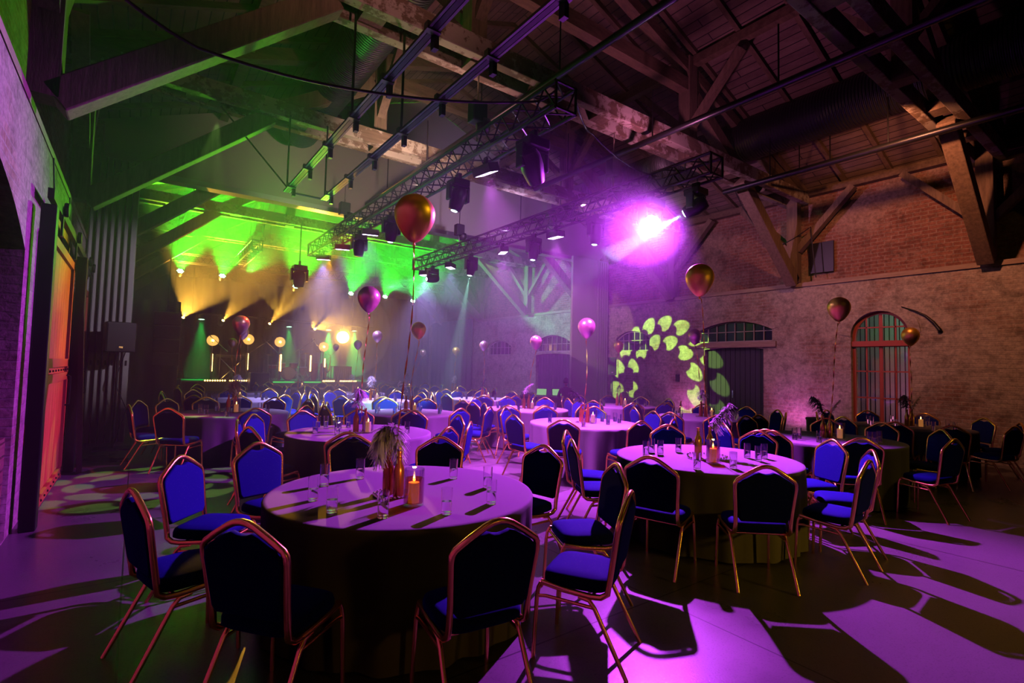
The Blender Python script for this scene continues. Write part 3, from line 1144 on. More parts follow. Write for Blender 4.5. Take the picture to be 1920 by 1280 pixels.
# vertical bulb columns and round lamps
for i, ((x, y0, y1), lab) in enumerate((((396, 696, 663), 'leftmost'), ((463, 693, 662), 'second from left'), ((525, 696, 664), 'third from left'), ((581, 696, 666), 'fourth from left'), ((608, 688, 672), 'rightmost and shortest'))):
    P, Q = sp(x, y0, SY + 0.9), sp(x, y1, SY + 0.9)
    Q.x = P.x
    t = bulb_batten(P, Q, 10 if i < 4 else 6, 'upright amber bulb column on stage, ' + lab, 'amber_column', 0.033, 'upright amber bulb columns on the stage', vert=True)
    MB().box((0, 0.05, (0.9 - P.z) / 2), (0.06, 0.05, P.z - 0.9)).build('stand', BLACKM, t)
    MB().box((0, 0.05, 0.915 - P.z), (0.35, 0.3, 0.03)).build('foot', BLACKM, t)
for (x, y), lab in (((399, 638), 'leftmost of four'), ((466, 636), 'second from left of four'), ((525, 641), 'third from left of four'), ((607, 650), 'rightmost of four')):
    P = sp(x, y, SY + 0.7)
    t = thing('round_stage_lamp', 'round warm dish lamp on a pole above the stage, ' + lab, 'stage lamp', (P.x, P.y, 0.9), group='round dish lamps on poles')
    h_ = P.z - 0.9
    MB().lathe([(0.06, -0.10), (0.17, -0.07), (0.205, 0.0), (0.20, 0.0), (0.16, -0.05), (0.0, -0.07)], (0, 0, h_), 24, (0, -1, 0), cap=False).build('dish', BRASS, t, smooth=True)
    MB().lathe([(0.195, 0.004), (0.15, -0.02), (0.075, -0.035)], (0, 0, h_), 24, (0, -1, 0), cap=False).build('ring', E_WARM, t, smooth=True)
    MB().lathe([(0.05, 0.02), (0.04, 0.06), (0, 0.07)], (0, -0.02, h_), 16, (0, -1, 0)).build('bulb', E_AMBER, t, smooth=True)
    MB().tube([(0, 0.06, 0), (0, 0.06, h_)], 0.02, 8).build('pole', CHROME, t)
    MB().lathe([(0.22, 0), (0.22, 0.02), (0.03, 0.05)], (0, 0.06, 0), 16).build('base', BLACKM, t)

# green pars over the stage
for i, (px, py) in enumerate(((338, 508), (417, 517), (554, 537), (658, 550), (722, 556), (774, 564))):
    P = ony(px, py, 21.3)
    tgt = (P.x * 0.75 + 0.8, 12.5, 11.0)
    t, p = par(P, tgt, ['leftmost green par lamp on the stage truss', 'second green par lamp from the left on the stage truss', 'third green par lamp, left of the low unlit head', 'fourth green par lamp, left of the balloon string', 'fifth green par lamp on the stage truss', 'rightmost green par lamp on the stage truss'][i])
    lamp('green_lamp', 'SPOT', p, 9500 if i < 3 else 6000, GRN, tgt, 0.08, 58, 1.0)
for i, (px, py) in enumerate(((378, 598), (542, 612), (616, 618), (664, 620))):
    P = ony(px, py, 23.4)
    t, p = par(P, (P.x, P.y - 0.4, 0), ['leftmost', 'second from left', 'third from left', 'rightmost'][i] + ' of the small green lamps shining down at the stage back', group='small green lamps behind the stage')
    lamp('green_down_lamp', 'SPOT', p, 2600, (0.01, 1, 0.10), (P.x, P.y - 0.4, 0), 0.05, 36, 0.6)
pp_ = [ony(a, b_, 23.4) + Vector((0, 0, .21)) for a, b_ in ((360, 596.5), (378, 598), (542, 612), (616, 618), (664, 620), (700, 623))]
tag(MB().tube(pp_, 0.025, 8).tube([pp_[0], roofp(pp_[0])], .02, 6).tube([pp_[-1], roofp(pp_[-1])], .02, 6).build('lamp_pipe', BLACKM), 'thin hanging pipe carrying small green lamps behind the stage', 'pipe')
pp_ = [ony(a, b_, 23.2) + Vector((0, 0, .33)) for a, b_ in ((325, 599), (341, 600), (415, 605), (502, 611), (587, 618), (643, 623), (660, 624))]
tag(MB().tube(pp_, 0.025, 8).tube([pp_[0], roofp(pp_[0])], .02, 6).tube([pp_[-1], roofp(pp_[-1])], .02, 6).build('lamp_pipe', BLACKM), 'thin hanging pipe carrying the orange beam lamps', 'pipe')
# orange heads
for i, (px, py, tg, ang, W) in enumerate(((341, 600, (410, 470), 54, 5500), (415, 605, (510, 490), 32, 4600), (502, 611, (600, 500), 30, 4200), (587, 618, (660, 595), 30, 1600))):
    P = ony(px, py, 23.2)
    T = ony(*tg, 20.0)
    t, p = moving_head(P + Vector((0, 0, 0.32)), T, ['leftmost', 'second from left', 'third from left', 'fourth from left'][i] + ' of the orange beam lamps behind the stage', E_ORANGE, 0.75, 0.05, 'beam light', 'orange beam lamps behind the stage')
    lamp('orange_beam', 'SPOT', p, W * 0.55, ORG, T, 0.02, ang, 0.3)
P = ony(643, 623, 23.2)
T = Vector((0, 0, EYE)) + Vector((0.6, 0.2, 0.6))
t, p = moving_head(P + Vector((0, 0, 0.32)), T, 'blazing orange beam lamp behind the stage facing the camera', E_ORANGE, 1.3, 0.27, 'beam light', 'orange beam lamps behind the stage')  # lens made oversize to imitate bloom around the lamp
so = lamp('orange_key', 'SPOT', p, 1700, ORG, T, 0.06, 34, 1.0)

# ------------------------------------------------------------------ banquet chair
def make_chair():
    t = thing('banquet_chair', 'chair', 'chair')
    tilt = 0.16

    def bk(x, s, dy=0.0):            # point on the tilted back plane: s = height above the seat rail
        z = 0.43 + s * math.cos(tilt)
        y = -0.19 - s * math.sin(tilt) + dy
        return (x, y, z)
    # frame of the back, one tube: seat rail, bend, post, shoulder, crown and down again
    half = [(0.20, 0.19, 0.425), (0.205, 0.05, 0.405), (0.205, -0.10, 0.395), (0.205, -0.155, 0.40), (0.205, -0.19, 0.425)]
    half += [bk(0.203, 0.05), bk(0.207, 0.15), bk(0.216, 0.26), bk(0.223, 0.345), bk(0.221, 0.375), bk(0.208, 0.398), bk(0.14, 0.445), bk(0.07, 0.488), bk(0.035, 0.503), bk(0.0, 0.508)]
    pts = half + [(-p[0], p[1], p[2]) for p in reversed(half[:-1])]
    MB().tube(pts, 0.0165, 8).build('back_frame', GOLD, t, smooth=True, auto=60)
    # crown pad
    out = [(0.177, 0.11), (0.186, 0.20), (0.198, 0.33), (0.192, 0.365), (0.17, 0.385), (0.085, 0.437), (0.055, 0.447), (0.03, 0.438), (0.0, 0.434)]
    loop = out + [(-p[0], p[1]) for p in reversed(out[:-1])] + [(-0.16, 0.088), (0.16, 0.088)]
    Mx = Matrix.Translation((0, -0.19, 0.43)) @ Matrix.Rotation(PI / 2 + tilt, 4, 'X')
    poly_mesh('backrest', [loop], 0.042, Mx @ Matrix.Translation((0, 0, 0.0)), FABRIC, t, 0.014, 2)
    # seat cushion
    n_ = 28
    vs = []
    def rr(k, sc):
        a = 2 * PI * k / n_
        cx_, sx_ = math.cos(a), math.sin(a)
        e = 0.42
        return (0.212 * sc * math.copysign(abs(cx_) ** e, cx_), 0.195 * sc * math.copysign(abs(sx_) ** e, sx_) + 0.0)
    rings = [(0.93, 0.415), (1.0, 0.425), (1.0, 0.455), (0.97, 0.475), (0.86, 0.487), (0.55, 0.495), (0.2, 0.497)]
    for sc, z in rings:
        for k in range(n_):
            x, y = rr(k, sc)
            vs.append((x, y, z))
    fs = [(i * n_ + k, i * n_ + (k + 1) % n_, (i + 1) * n_ + (k + 1) % n_, (i + 1) * n_ + k) for i in range(len(rings) - 1) for k in range(n_)]
    fs += [tuple(range(n_ - 1, -1, -1)), tuple((len(rings) - 1) * n_ + k for k in range(n_))]
    MB().add(vs, fs).build('seat', FABRIC, t, smooth=True)
    for sx in (-1, 1):
        MB().tube([(sx * .20, .19, .42), (sx * .203, .205, .39), (sx * .207, .212, .34), (sx * .215, .225, 0.0)], 0.0125, 8).build('leg', GOLD, t, smooth=True, auto=60)
        MB().tube([(sx * .205, -.03, .385), (sx * .208, -.09, .375), (sx * .209, -.12, .34), (sx * .218, -.30, 0.0)], 0.0125, 8).build('leg', GOLD, t, smooth=True, auto=60)
        MB().tube([(sx * .205, .21, .345), (sx * .205, .16, .352), (sx * .206, -.118, .338)], 0.010, 8).build('stretcher', GOLD, t, smooth=True, auto=60)
    MB().tube([(-.20, -.10, .385), (.20, -.10, .385)], 0.010, 8).tube([(-.20, .19, .40), (.20, .19, .40)], 0.010, 8).build('cross_rail', GOLD, t, smooth=True, auto=60)
    return t


CHAIR = make_chair()
TABLES = [  # x, y, short description, chairs (crown pixels), fill missing
    ('front table', 1.56, 3.36, [(462, 972), (935, 975), (1183, 923), (1160, 870), (1022, 835), (828, 819), (660, 816), (462, 827), (318, 854), (243, 912)], 0),
    ('big right-hand table', 4.79, 3.10, [(1234, 851), (1423, 867), (1606, 861), (1637, 844), (1561, 824), (1447, 803), (1411, 809), (1264, 801), (1079, 824), (1061, 807)], 0),
    ('table behind the front table', 2.38, 6.50, [(509, 797), (662, 803), (821, 799), (852, 778), (882, 790), (764, 772), (566, 770), (476, 776)], 1),
    ('table nearest the left partition', 1.37, 9.95, [(258, 751), (357, 761), (313, 747), (354, 742), (391, 746), (487, 748), (474, 763), (324, 735)], 1),
    ('table before the arched window', 7.79, 3.16, [(1595, 815), (1761, 820), (1768, 806), (1646, 793), (1592, 787), (1548, 788), (1437, 784)], 1),
    ('rightmost table by the wall', 11.1, 3.15, [(1787, 798), (1681, 791), (1630, 781), (1808, 787), (1728, 784)], 1),
    ('purple-lit middle table', 6.00, 6.10, [(1060, 784), (1135, 800), (1173, 785), (975, 777), (1018, 760), (1105, 767), (1183, 771), (960, 765)], 1),
    ('table before the dark door', 9.05, 5.90, [(1277, 762), (1258, 773), (1343, 764), (1344, 776), (1372, 791), (1412, 770), (1421, 778), (1240, 778)], 1),
    ('table in the hall centre', 4.15, 8.85, [(764, 764), (862, 765), (574, 762), (922, 763)], 1),
    ('table beside the hall centre table', 6.85, 8.75, [(954, 760), (1025, 762), (1125, 755)], 1),
    ('table before the projected pattern', 9.80, 8.75, [(1214, 762)], 1),
    ('table before the left stage', 1.90, 13.20, [], 1),
    ('left table below the bulkhead', 4.75, 12.20, [], 1),
    ('right table below the bulkhead', 7.85, 11.95, [], 1),
    ('central table beyond the bulkhead', 5.45, 15.50, [], 1),
    ('right table beyond the bulkhead', 8.70, 15.10, [], 1),
    ('left table beyond the bulkhead', 2.30, 16.40, [], 1),
    ('rearmost right table', 8.40, 18.20, [], 1),
    ('rearmost table before the stage', 4.6, 18.6, [], 1),
]
used = [False]


def put_chair(x, y, rz, label):
    if not used[0]:
        used[0] = True
        c = CHAIR
        c.location = (x, y, 0)
        c.rotation_euler = (0, 0, rz)
        c['label'] = label
        c['group'] = 'blue banquet chairs around the tables'
        return c
    return dup(CHAIR, (x, y, 0), rz, label, 'blue banquet chairs around the tables')


TR = 0.90


def cloth_mesh(seed):
    rnd = random.Random(seed)
    ph = [rnd.uniform(0, 2 * PI) for _ in range(4)]
    n_ = 144
    rings = [(0.0, .7620), (.3, .7620), (.6, .7620), (TR - 0.03, .7620), (TR - 0.008, .7600), (TR, .750), (TR + .002, .72), (TR + .004, .62), (TR + .007, .45), (TR + .01, .25), (TR + .012, .02)]
    vs, fs = [(0, 0, .762)], []
    for i, (r, z) in enumerate(rings[1:]):
        drop = max(0, (.74 - z) / .74)
        for k in range(n_):
            a = 2 * PI * k / n_
            f = math.sin(a * 17 + ph[0] + 1.6 * math.sin(a * 3 + ph[1])) * .62 + math.sin(a * 29 + ph[2]) * .25 + math.sin(a * 7 + ph[3]) * .3
            dr = (-0.02 + 0.030 * f) * (drop ** 0.55) if z < .75 else 0
            vs.append(((r + dr) * math.cos(a), (r + dr) * math.sin(a), z))
    for k in range(n_):
        fs.append((0, 1 + k, 1 + (k + 1) % n_))
    for i in range(len(rings) - 2):
        for k in range(n_):
            a, b_ = 1 + i * n_, 1 + (i + 1) * n_
            fs.append((a + k, b_ + k, b_ + (k + 1) % n_, a + (k + 1) % n_))
    return MB().add(vs, fs)


CL = [cloth_mesh(s_) for s_ in (3, 8, 15)]
table0 = thing('round_table', 'x', 'table', group='round banquet tables')
MB().lathe([(0.86, 0.725), (0.865, 0.735), (0.86, 0.75)], n=48).build('tabletop', POST, table0)
for a in range(4):
    x, y = 0.45 * math.cos(a * PI / 2 + .5), 0.45 * math.sin(a * PI / 2 + .5)
    MB().tube([(x, y, .72), (x * 1.15, y * 1.15, 0)], 0.015, 8).build('leg', BLACKM, table0)
clothm = []
for c_ in CL:
    o = c_.build('tablecloth', CLOTH, smooth=True, auto=50)
    clothm.append(o.data)
    bpy.data.objects.remove(o)

SIDEW = ['camera side', 'right near side', 'right side', 'far right side', 'far side', 'far left side', 'left side', 'left near side']
rnd = random.Random(5)
for ti, (desc, tx, ty, crowns, fill) in enumerate(TABLES):
    tb = table0 if ti == 0 else dup(table0, (tx, ty, 0), rnd.uniform(0, 1))
    tb.location = (tx, ty, 0)
    tb['label'] = 'round banquet table hidden under the cloth of the ' + desc
    co = bpy.data.objects.new('tablecloth', clothm[ti % 3])
    COL.objects.link(co)
    co.location = (tx, ty, 0)
    co.rotation_euler = (0, 0, rnd.uniform(0, 6))
    tag(co, 'floor-length white cloth on the ' + desc, 'tablecloth', 'floor-length round tablecloths')
    # chairs: from the crown of the backrest, kept clear of the cloth
    th0 = math.atan2(-ty, -tx)       # towards the camera
    cs = []
    for (px, py) in crowns:
        P = onz(px, py, 0.935)
        v = Vector((P.x - tx, P.y - ty))
        r = min(max(v.length, 1.43), 1.62 if ti > 1 else 1.66)
        cs.append((math.atan2(v.y, v.x), r, True))
    if fill:
        if not cs:
            a0 = rnd.uniform(0, 1)
            cs = [(a0 + 2 * PI * i / 10 + rnd.uniform(-.06, .06), 1.42 + rnd.uniform(0, .08), False) for i in range(10)]
        else:
            # drop near-coincident ones, then fill the gaps of the ring
            cs.sort()
            keep = []
            for c_ in cs:
                if all(abs((c_[0] - k_[0] + PI) % (2 * PI) - PI) > 0.36 for k_ in keep):
                    keep.append(c_)
            cs = keep
            add = []
            cs.sort()
            for i in range(len(cs)):
                a, b_ = cs[i][0], cs[(i + 1) % len(cs)][0] + (2 * PI if i == len(cs) - 1 else 0)
                n_ = int(round((b_ - a) / (2 * PI / 10))) - 1
                for j in range(n_):
                    if (b_ - a) / (n_ + 1) > 0.5:
                        add.append((a + (b_ - a) * (j + 1) / (n_ + 1), 1.42 + rnd.uniform(0, .06), False))
            cs += add
    seen = {}
    cs = sorted(cs, key=lambda c_: (c_[0] - th0) % (2 * PI))
    names = []
    for (a, r, k) in cs:
        # counter-clockwise seen from above starting at the camera side = going right, far, left
        names.append(SIDEW[int(((a - th0) % (2 * PI)) / (PI / 4) + 0.5) % 8])
    for i, (a, r, k) in enumerate(cs):
        nm = names[i]
        tot = names.count(nm)
        idx = names[:i].count(nm)
        if tot > 1:
            q = {2: ('first', 'second'), 3: ('first', 'second', 'third')}.get(tot, ('first', 'second', 'third', 'fourth'))[idx]
            lab = 'blue banquet chair, %s at %s of the %s' % (q, nm, desc)
        else:
            lab = 'blue gold-framed banquet chair at %s of the %s' % (nm, desc)
        rr_ = r - 0.275
        px_, py_ = tx + rr_ * math.cos(a), ty + rr_ * math.sin(a)
        face = a + PI / 2 + (rnd.uniform(-.05, .05) if ti < 2 else rnd.uniform(-.10, .10))
        if ti == 0 and px_ < .5 and py_ < 3.9:
            face += .34
        put_chair(px_, py_, face, lab)

# ------------------------------------------------------------------ tableware and centrepieces
TT = 0.763
gl = thing('drinking_glass', 'x', 'glass')
prof = [(0.0, 0.0), (0.030, 0.0), (0.031, 0.006), (0.0335, 0.15), (0.0318, 0.15), (0.029, 0.014), (0.0, 0.013)]
MB().lathe(prof, n=20, cap=False).build('glass_body', GLASS, gl, smooth=True, auto=40)
MB().lathe([(0.0, 0.0145), (0.0288, 0.0145), (0.0302, 0.075), (0.0, 0.075)], n=16, cap=False).build('glass_filling', WATER, gl, smooth=True, auto=40)
glu = [False]


def side_labels(pts, tx, ty):
    th_ = math.atan2(-ty, -tx)
    sd = [SIDEW[int(((math.atan2(p[1] - ty, p[0] - tx) - th_) % (2 * PI)) / (PI / 4) + 0.5) % 8] for p in pts]
    out = []
    for i, n_ in enumerate(sd):
        tot, idx = sd.count(n_), sd[:i].count(n_)
        out.append(n_ if tot == 1 else n_ + ', ' + ('first', 'second', 'third', 'fourth', 'fifth', 'sixth')[idx])
    return out


def put_glass(x, y, label, group):
    if not glu[0]:
        glu[0] = True
        gl.location = (x, y, TT)
        gl['label'] = label
        gl['group'] = group
        return
    dup(gl, (x, y, TT), rnd.uniform(0, 6), label, group)


G1 = [((587, 938), 'left of the pair at the left'), ((608, 910), 'behind the leftmost glass'), ((622, 960), 'in front at the left'), ((675, 897), 'at the back, left of the feathers'),
      ((850, 897), 'at the back, right of the candle jar'), ((914, 914), 'at the right edge, farther one'), ((921, 944), 'at the right edge, nearer one'), ((837, 963), 'at the front, right of the candle jar'), ((718, 970), 'at the front, before the bottles')]
for (p_, l_) in G1:
    P = onz(*p_, TT)
    put_glass(P.x, P.y, 'tall clear glass on the front table, ' + l_, 'glasses on the front table')
G2 = [((1211, 854), 'leftmost'), ((1222, 848), 'second from left'), ((1238, 852), 'third from left'), ((1272, 847), 'at the back, left of the bottles'), ((1307, 880), 'before the bottles with silver foot'),
      ((1375, 878), 'right of the jar'), ((1401, 858), 'at the back right'), ((1422, 864), 'second from right'), ((1433, 859), 'rightmost')]
for (p_, l_) in G2:
    P = onz(*p_, TT)
    put_glass(P.x, P.y, 'tall clear glass on the large right table, ' + l_, 'glasses on the large right table')
G3 = {2: [(583, 799), (591, 812), (611, 800), (636, 803), (632, 815), (653, 801), (748, 806), (763, 812)],
      3: [(375, 774), (386, 776), (407, 770), (425, 781), (487, 771), (501, 775)],
      4: [(1490, 824), (1498, 822), (1536, 829), (1630, 830), (1641, 832), (1649, 829)],
      6: [(1031, 792), (1094, 800), (1129, 790), (1140, 796), (1153, 790), (1161, 793)]}
for ti, pts in G3.items():
    desc = TABLES[ti][0]
    q_ = []
    for p_ in pts:
        P = onz(p_[0], p_[1], TT)
        v = Vector((P.x - TABLES[ti][1], P.y - TABLES[ti][2]))
        if v.length > 0.8:
            v *= 0.8 / v.length
        q_.append((TABLES[ti][1] + v.x, TABLES[ti][2] + v.y))
    for p_, l_ in zip(q_, side_labels(q_, TABLES[ti][1], TABLES[ti][2])):
        put_glass(p_[0], p_[1], 'clear glass on the ' + desc + ', ' + l_, 'glasses on the ' + desc)
for ti in (5, 7, 8, 9, 10, 11, 12, 13):
    desc, tx, ty = TABLES[ti][:3]
    q_ = []
    for k in range(8):
        a = 2 * PI * k / 8 + rnd.uniform(-.15, .15)
        q_.append((tx + .62 * math.cos(a), ty + .62 * math.sin(a)))
    for p_, l_ in zip(q_, side_labels(q_, tx, ty)):
        put_glass(p_[0], p_[1], 'clear glass on the ' + desc + ', ' + l_, 'glasses on the ' + desc)


def feather_mesh(m_, base, tip, curl, n_=46, wd=0.06, seed=1):
    """ostrich plume: a curved quill and drooping barbs"""
    rd = random.Random(seed)
    base, tip, curl = Vector(base), Vector(tip), Vector(curl)

    def q(t):
        return base * (1 - t) ** 2 + curl * 2 * t * (1 - t) + tip * t * t
    m_.tube([q(i / 10) for i in range(11)], [0.003 * (1 - i / 14) for i in range(11)], 5)
    for i in range(n_):
        t = 0.12 + 0.88 * i / n_
        p = q(t)
        d = (q(min(1, t + .02)) - q(t - .02)).normalized()
        for s_ in range(5):
            a = rd.uniform(0, 2 * PI)
            o_ = d.orthogonal().normalized()
            o_ = Matrix.Rotation(a, 3, d) @ o_
            L = wd * (0.55 + 0.6 * math.sin(PI * min(1, t * .85 + .1))) * rd.uniform(.7, 1.3)
            side = d.cross(o_).normalized() * 0.0075
            pts = []
            for j in range(5):
                u = j / 4
                pts.append(p + o_ * L * u + d * L * 0.5 * u - Vector((0, 0, 1)) * L * 0.75 * u * u)
            vs = []
            for j, pp in enumerate(pts):
                k_ = side * (1.3 - j / 4)
                vs += [pp - k_, pp + k_]
            m_.add(vs, [(2 * j, 2 * j + 1, 2 * j + 3, 2 * j + 2) for j in range(4)])
    return m_


BPROF = [(0, 0), (.034, 0), (.037, .008), (.037, .17), (.030, .20), (.015, .235), (.0135, .285), (.0165, .29), (.0165, .302), (.012, .304), (0, .304)]


def bottle(p, m, label, group, s_=1.0):
    t = thing('glass_bottle', label, 'bottle', (p[0], p[1], TT), group=group)
    t.scale = (s_, s_, s_)
    MB().lathe(BPROF, n=20, cap=False).build('bottle_body', m, t, smooth=True, auto=50)
    MB().lathe([(.0172, .255), (.0172, .262), (.0140, .264)], n=16, cap=False).build('neck_ring', m, t, smooth=True)
    return t


def jar(p, label, group, light=0.0, fill=AMBERW, h=.225, r=.062):
    t = thing('candle_jar', label, 'candle jar', (p[0], p[1], TT), group=group)
    MB().lathe([(0, 0), (r, 0), (r + .002, .01), (r + .002, h), (r - .001, h), (r - .003, .015), (0, .014)], n=24, cap=False).build('jar_glass', JARGLASS, t, smooth=True, auto=40)
    cd_ = MB().lathe([(0, .0155), (r * .55, .0155), (r * .55, h * .62), (0, h * .63)], n=16, cap=False).build('candle', WAX, t, smooth=True, auto=40)
    if light:
        MB().lathe([(0, .0150), (r - .004, .0150), (r - .004, h * .74), (0, h * .74)], n=20, cap=False).build('jar_filling', fill, t, smooth=True, auto=40)
    MB().lathe([(0, h * .64), (.009, h * .68), (.006, h * .76), (0, h * .84)], n=8, cap=False).build('flame', E_FLAME, cd_, smooth=True)
    if light:
        l_ = lamp('candle_light', 'POINT', (p[0], p[1], TT + h * .95), light, (1, .5, .15), None, 0.012)
    return t


def beads(p, label, group, seed=1, r=.14):
    rd = random.Random(seed)
    m_ = MB()
    for i in range(34):
        a = 2 * PI * i / 34
        rr_ = r * (1 + .12 * math.sin(a * 3 + seed))
        s_ = .0085 + .004 * rd.random()
        m_.lathe([(0, -s_), (s_ * .8, -s_ * .6), (s_, 0), (s_ * .8, s_ * .6), (0, s_)], (rr_ * math.cos(a), rr_ * math.sin(a) * .8, s_), 7)
    o = m_.build('bead_garland', BEAD, smooth=True, loc=(p[0], p[1], TT))
    return tag(o, label, 'bead garland', group)


def feather(p, z, tipv, curlv, m, label, seed, wd=.06, n_=46):
    o = feather_mesh(MB(), (0, 0, 0), tipv, curlv, n_, wd, seed).build('feather_plume', m, loc=(p[0], p[1], z))
    return tag(o, label, 'feather', 'feather plumes in the bottles')


# directions of the picture: right and towards the camera, on the floor plane
RV = Vector((rt.x, rt.y, 0)).normalized()
FV = Vector((fw.x, fw.y, 0)).normalized()
GB = 'bottles of the table centrepieces'
GJ = 'candle jars of the table centrepieces'
GN = 'bead garlands of the table centrepieces'
b1 = onz(727, 926, TT)
b2 = onz(747, 932, TT)
jj = onz(775, 946, TT)
bottle(b1, BOTTLE, 'copper-brown bottle with white plume, left one on the front table', GB)
bottle(b2, BOTTLE, 'copper-brown bottle tied to the balloon string on the front table', GB)
jar(jj, 'glowing glass candle jar beside the bottles on the front table', GJ, 1.2)
beads((b1 + b2) / 2 + FV * .02, 'silver bead garland around the bottles of the front table', GN, 2, .14)
feather((b1.x, b1.y), TT + .29, RV * .01 + Vector((0, 0, .17)), -RV * .06 + Vector((0, 0, .12)), FEATHER, 'upright white plume in the left bottle of the front table', 3, .07, 60)
feather((b1.x, b1.y), TT + .29, RV * .07 - FV * .03 + Vector((0, 0, -.03)), RV * .01 + Vector((0, 0, .32)), FEATHER, 'second white plume drooping right over the front bottles', 5, .075, 75)
feather((b1.x, b1.y), TT + .29, -RV * .06 - FV * .03 + Vector((0, 0, -.08)), -RV * .05 + Vector((0, 0, .30)), FEATHER, 'third white plume drooping left over the front bottles', 9, .075, 75)
# large right table
b1 = onz(1309, 857, TT)
b2 = onz(1331, 855, TT)
jj = onz(1337, 868, TT)
bottle(b1, BOTTLEG, 'amber bottle standing alone at left on the large right table', GB, 1.0)
bottle(b2, BOTTLEG, 'amber bottle holding the slanting plume on the large right table', GB, 1.0)
jar(jj, 'candle jar with amber water on the large right table', GJ, .8)
beads(b1 * .5 + b2 * .5 - FV * .03, 'silver bead garland around the bottles of the large right table', GN, 4, .22)
feather((b2.x, b2.y), TT + .28, RV * .22 + Vector((0, 0, .27)), RV * .03 + Vector((0, 0, .02)), FEATHER, 'white plume slanting right over the large right table', 7, .075, 70)
feather((b2.x, b2.y), TT + .28, RV * .30 + Vector((0, 0, .22)), RV * .12 + Vector((0, 0, .22)), FEATHERB, 'thin dark feather beside the slanting white plume', 8, .04, 24)
# the other tables
PL = {2: ((-.02, .0), (.04, .26), .11, FEATHER), 3: ((.02, 0), (.14, .24), .12, FEATHER), 4: ((.0, 0), (-.16, .28), .07, FEATHERB), 5: ((0, 0), (-.06, .26), .10, FEATHERB), 6: ((-.02, 0), (-.20, .24), .06, FEATHERB),
      7: ((0, 0), (.04, .24), .10, FEATHER), 8: ((0, 0), (-.14, .30), .06, FEATHER), 9: ((0, 0), (.20, .26), .06, FEATHER), 10: ((0, 0), (.06, .22), .06, FEATHERB), 11: ((0, 0), (.10, .28), .10, FEATHER),
      12: ((0, 0), (.02, .30), .10, FEATHER), 13: ((0, 0), (.12, .28), .08, FEATHERB), 14: ((0, 0), (-.06, .28), .08, FEATHER), 15: ((0, 0), (.10, .28), .08, FEATHER), 16: ((0, 0), (-.1, .28), .08, FEATHER), 17: ((0, 0), (.1, .28), .08, FEATHERB), 18: ((0, 0), (-.1, .3), .08, FEATHER)}
for ti in range(2, len(TABLES)):
    desc, tx, ty = TABLES[ti][:3]
    c_ = Vector((tx, ty, 0))
    bm_ = BOTTLEG if ti in (4, 5, 10) else BOTTLE
    p1, p2, p3 = c_ - RV * .06, c_ + RV * .05 + FV * .03, c_ + RV * .12 - FV * .08
    bottle(p1, bm_, 'left bottle of the centrepiece on the ' + desc, GB)
    bottle(p2, bm_, 'right bottle of the centrepiece on the ' + desc, GB)
    jar(p3, 'candle jar of the centrepiece on the ' + desc, GJ, 0)
    if ti < 10:
        beads(c_, 'bead garland of the centrepiece on the ' + desc, GN, ti, .15)
    (o1, (dx, dz), wd, fm) = PL[ti]
    feather((p1.x, p1.y), TT + .28, RV * dx + Vector((0, 0, dz)), RV * dx * .1 + Vector((0, 0, dz * .8)), fm, ('black' if fm is FEATHERB else 'white') + ' plume in the centrepiece of the ' + desc, ti, wd, 46 if ti < 8 else 26)
    if ti in (4, 5):
        feather((p2.x, p2.y), TT + .28, RV * .16 + Vector((0, 0, .26)), RV * .02 + Vector((0, 0, .12)), FEATHER, 'thin white feather curving right on the ' + desc, ti + 40, .03, 30)

# ------------------------------------------------------------------ balloons
def balloon_mesh(m):
    t = thing('balloon', 'x', 'balloon')
    pr = []
    for i in range(25):
        a = PI * i / 24
        z = -math.cos(a)
        r = math.sin(a)
        if z < 0:
            z2 = z * 1.42
            r2_ = r * (1 - 0.30 * (-z) ** 1.6)
        else:
            z2, r2_ = z, r
        pr.append((max(r2_, .0) * .145, z2 * .145))
    pr[0] = (.010, pr[0][1])
    bs_ = MB().lathe(pr, n=36).build('balloon_skin', m, t, smooth=True)
    MB().lathe([(.008, -.205), (.006, -.212), (.014, -.226), (.010, -.228)], n=10).build('knot', m, bs_, smooth=True)
    return t


BG, BR = balloon_mesh(BALLOON), balloon_mesh(BALLOONP)
bused = {}


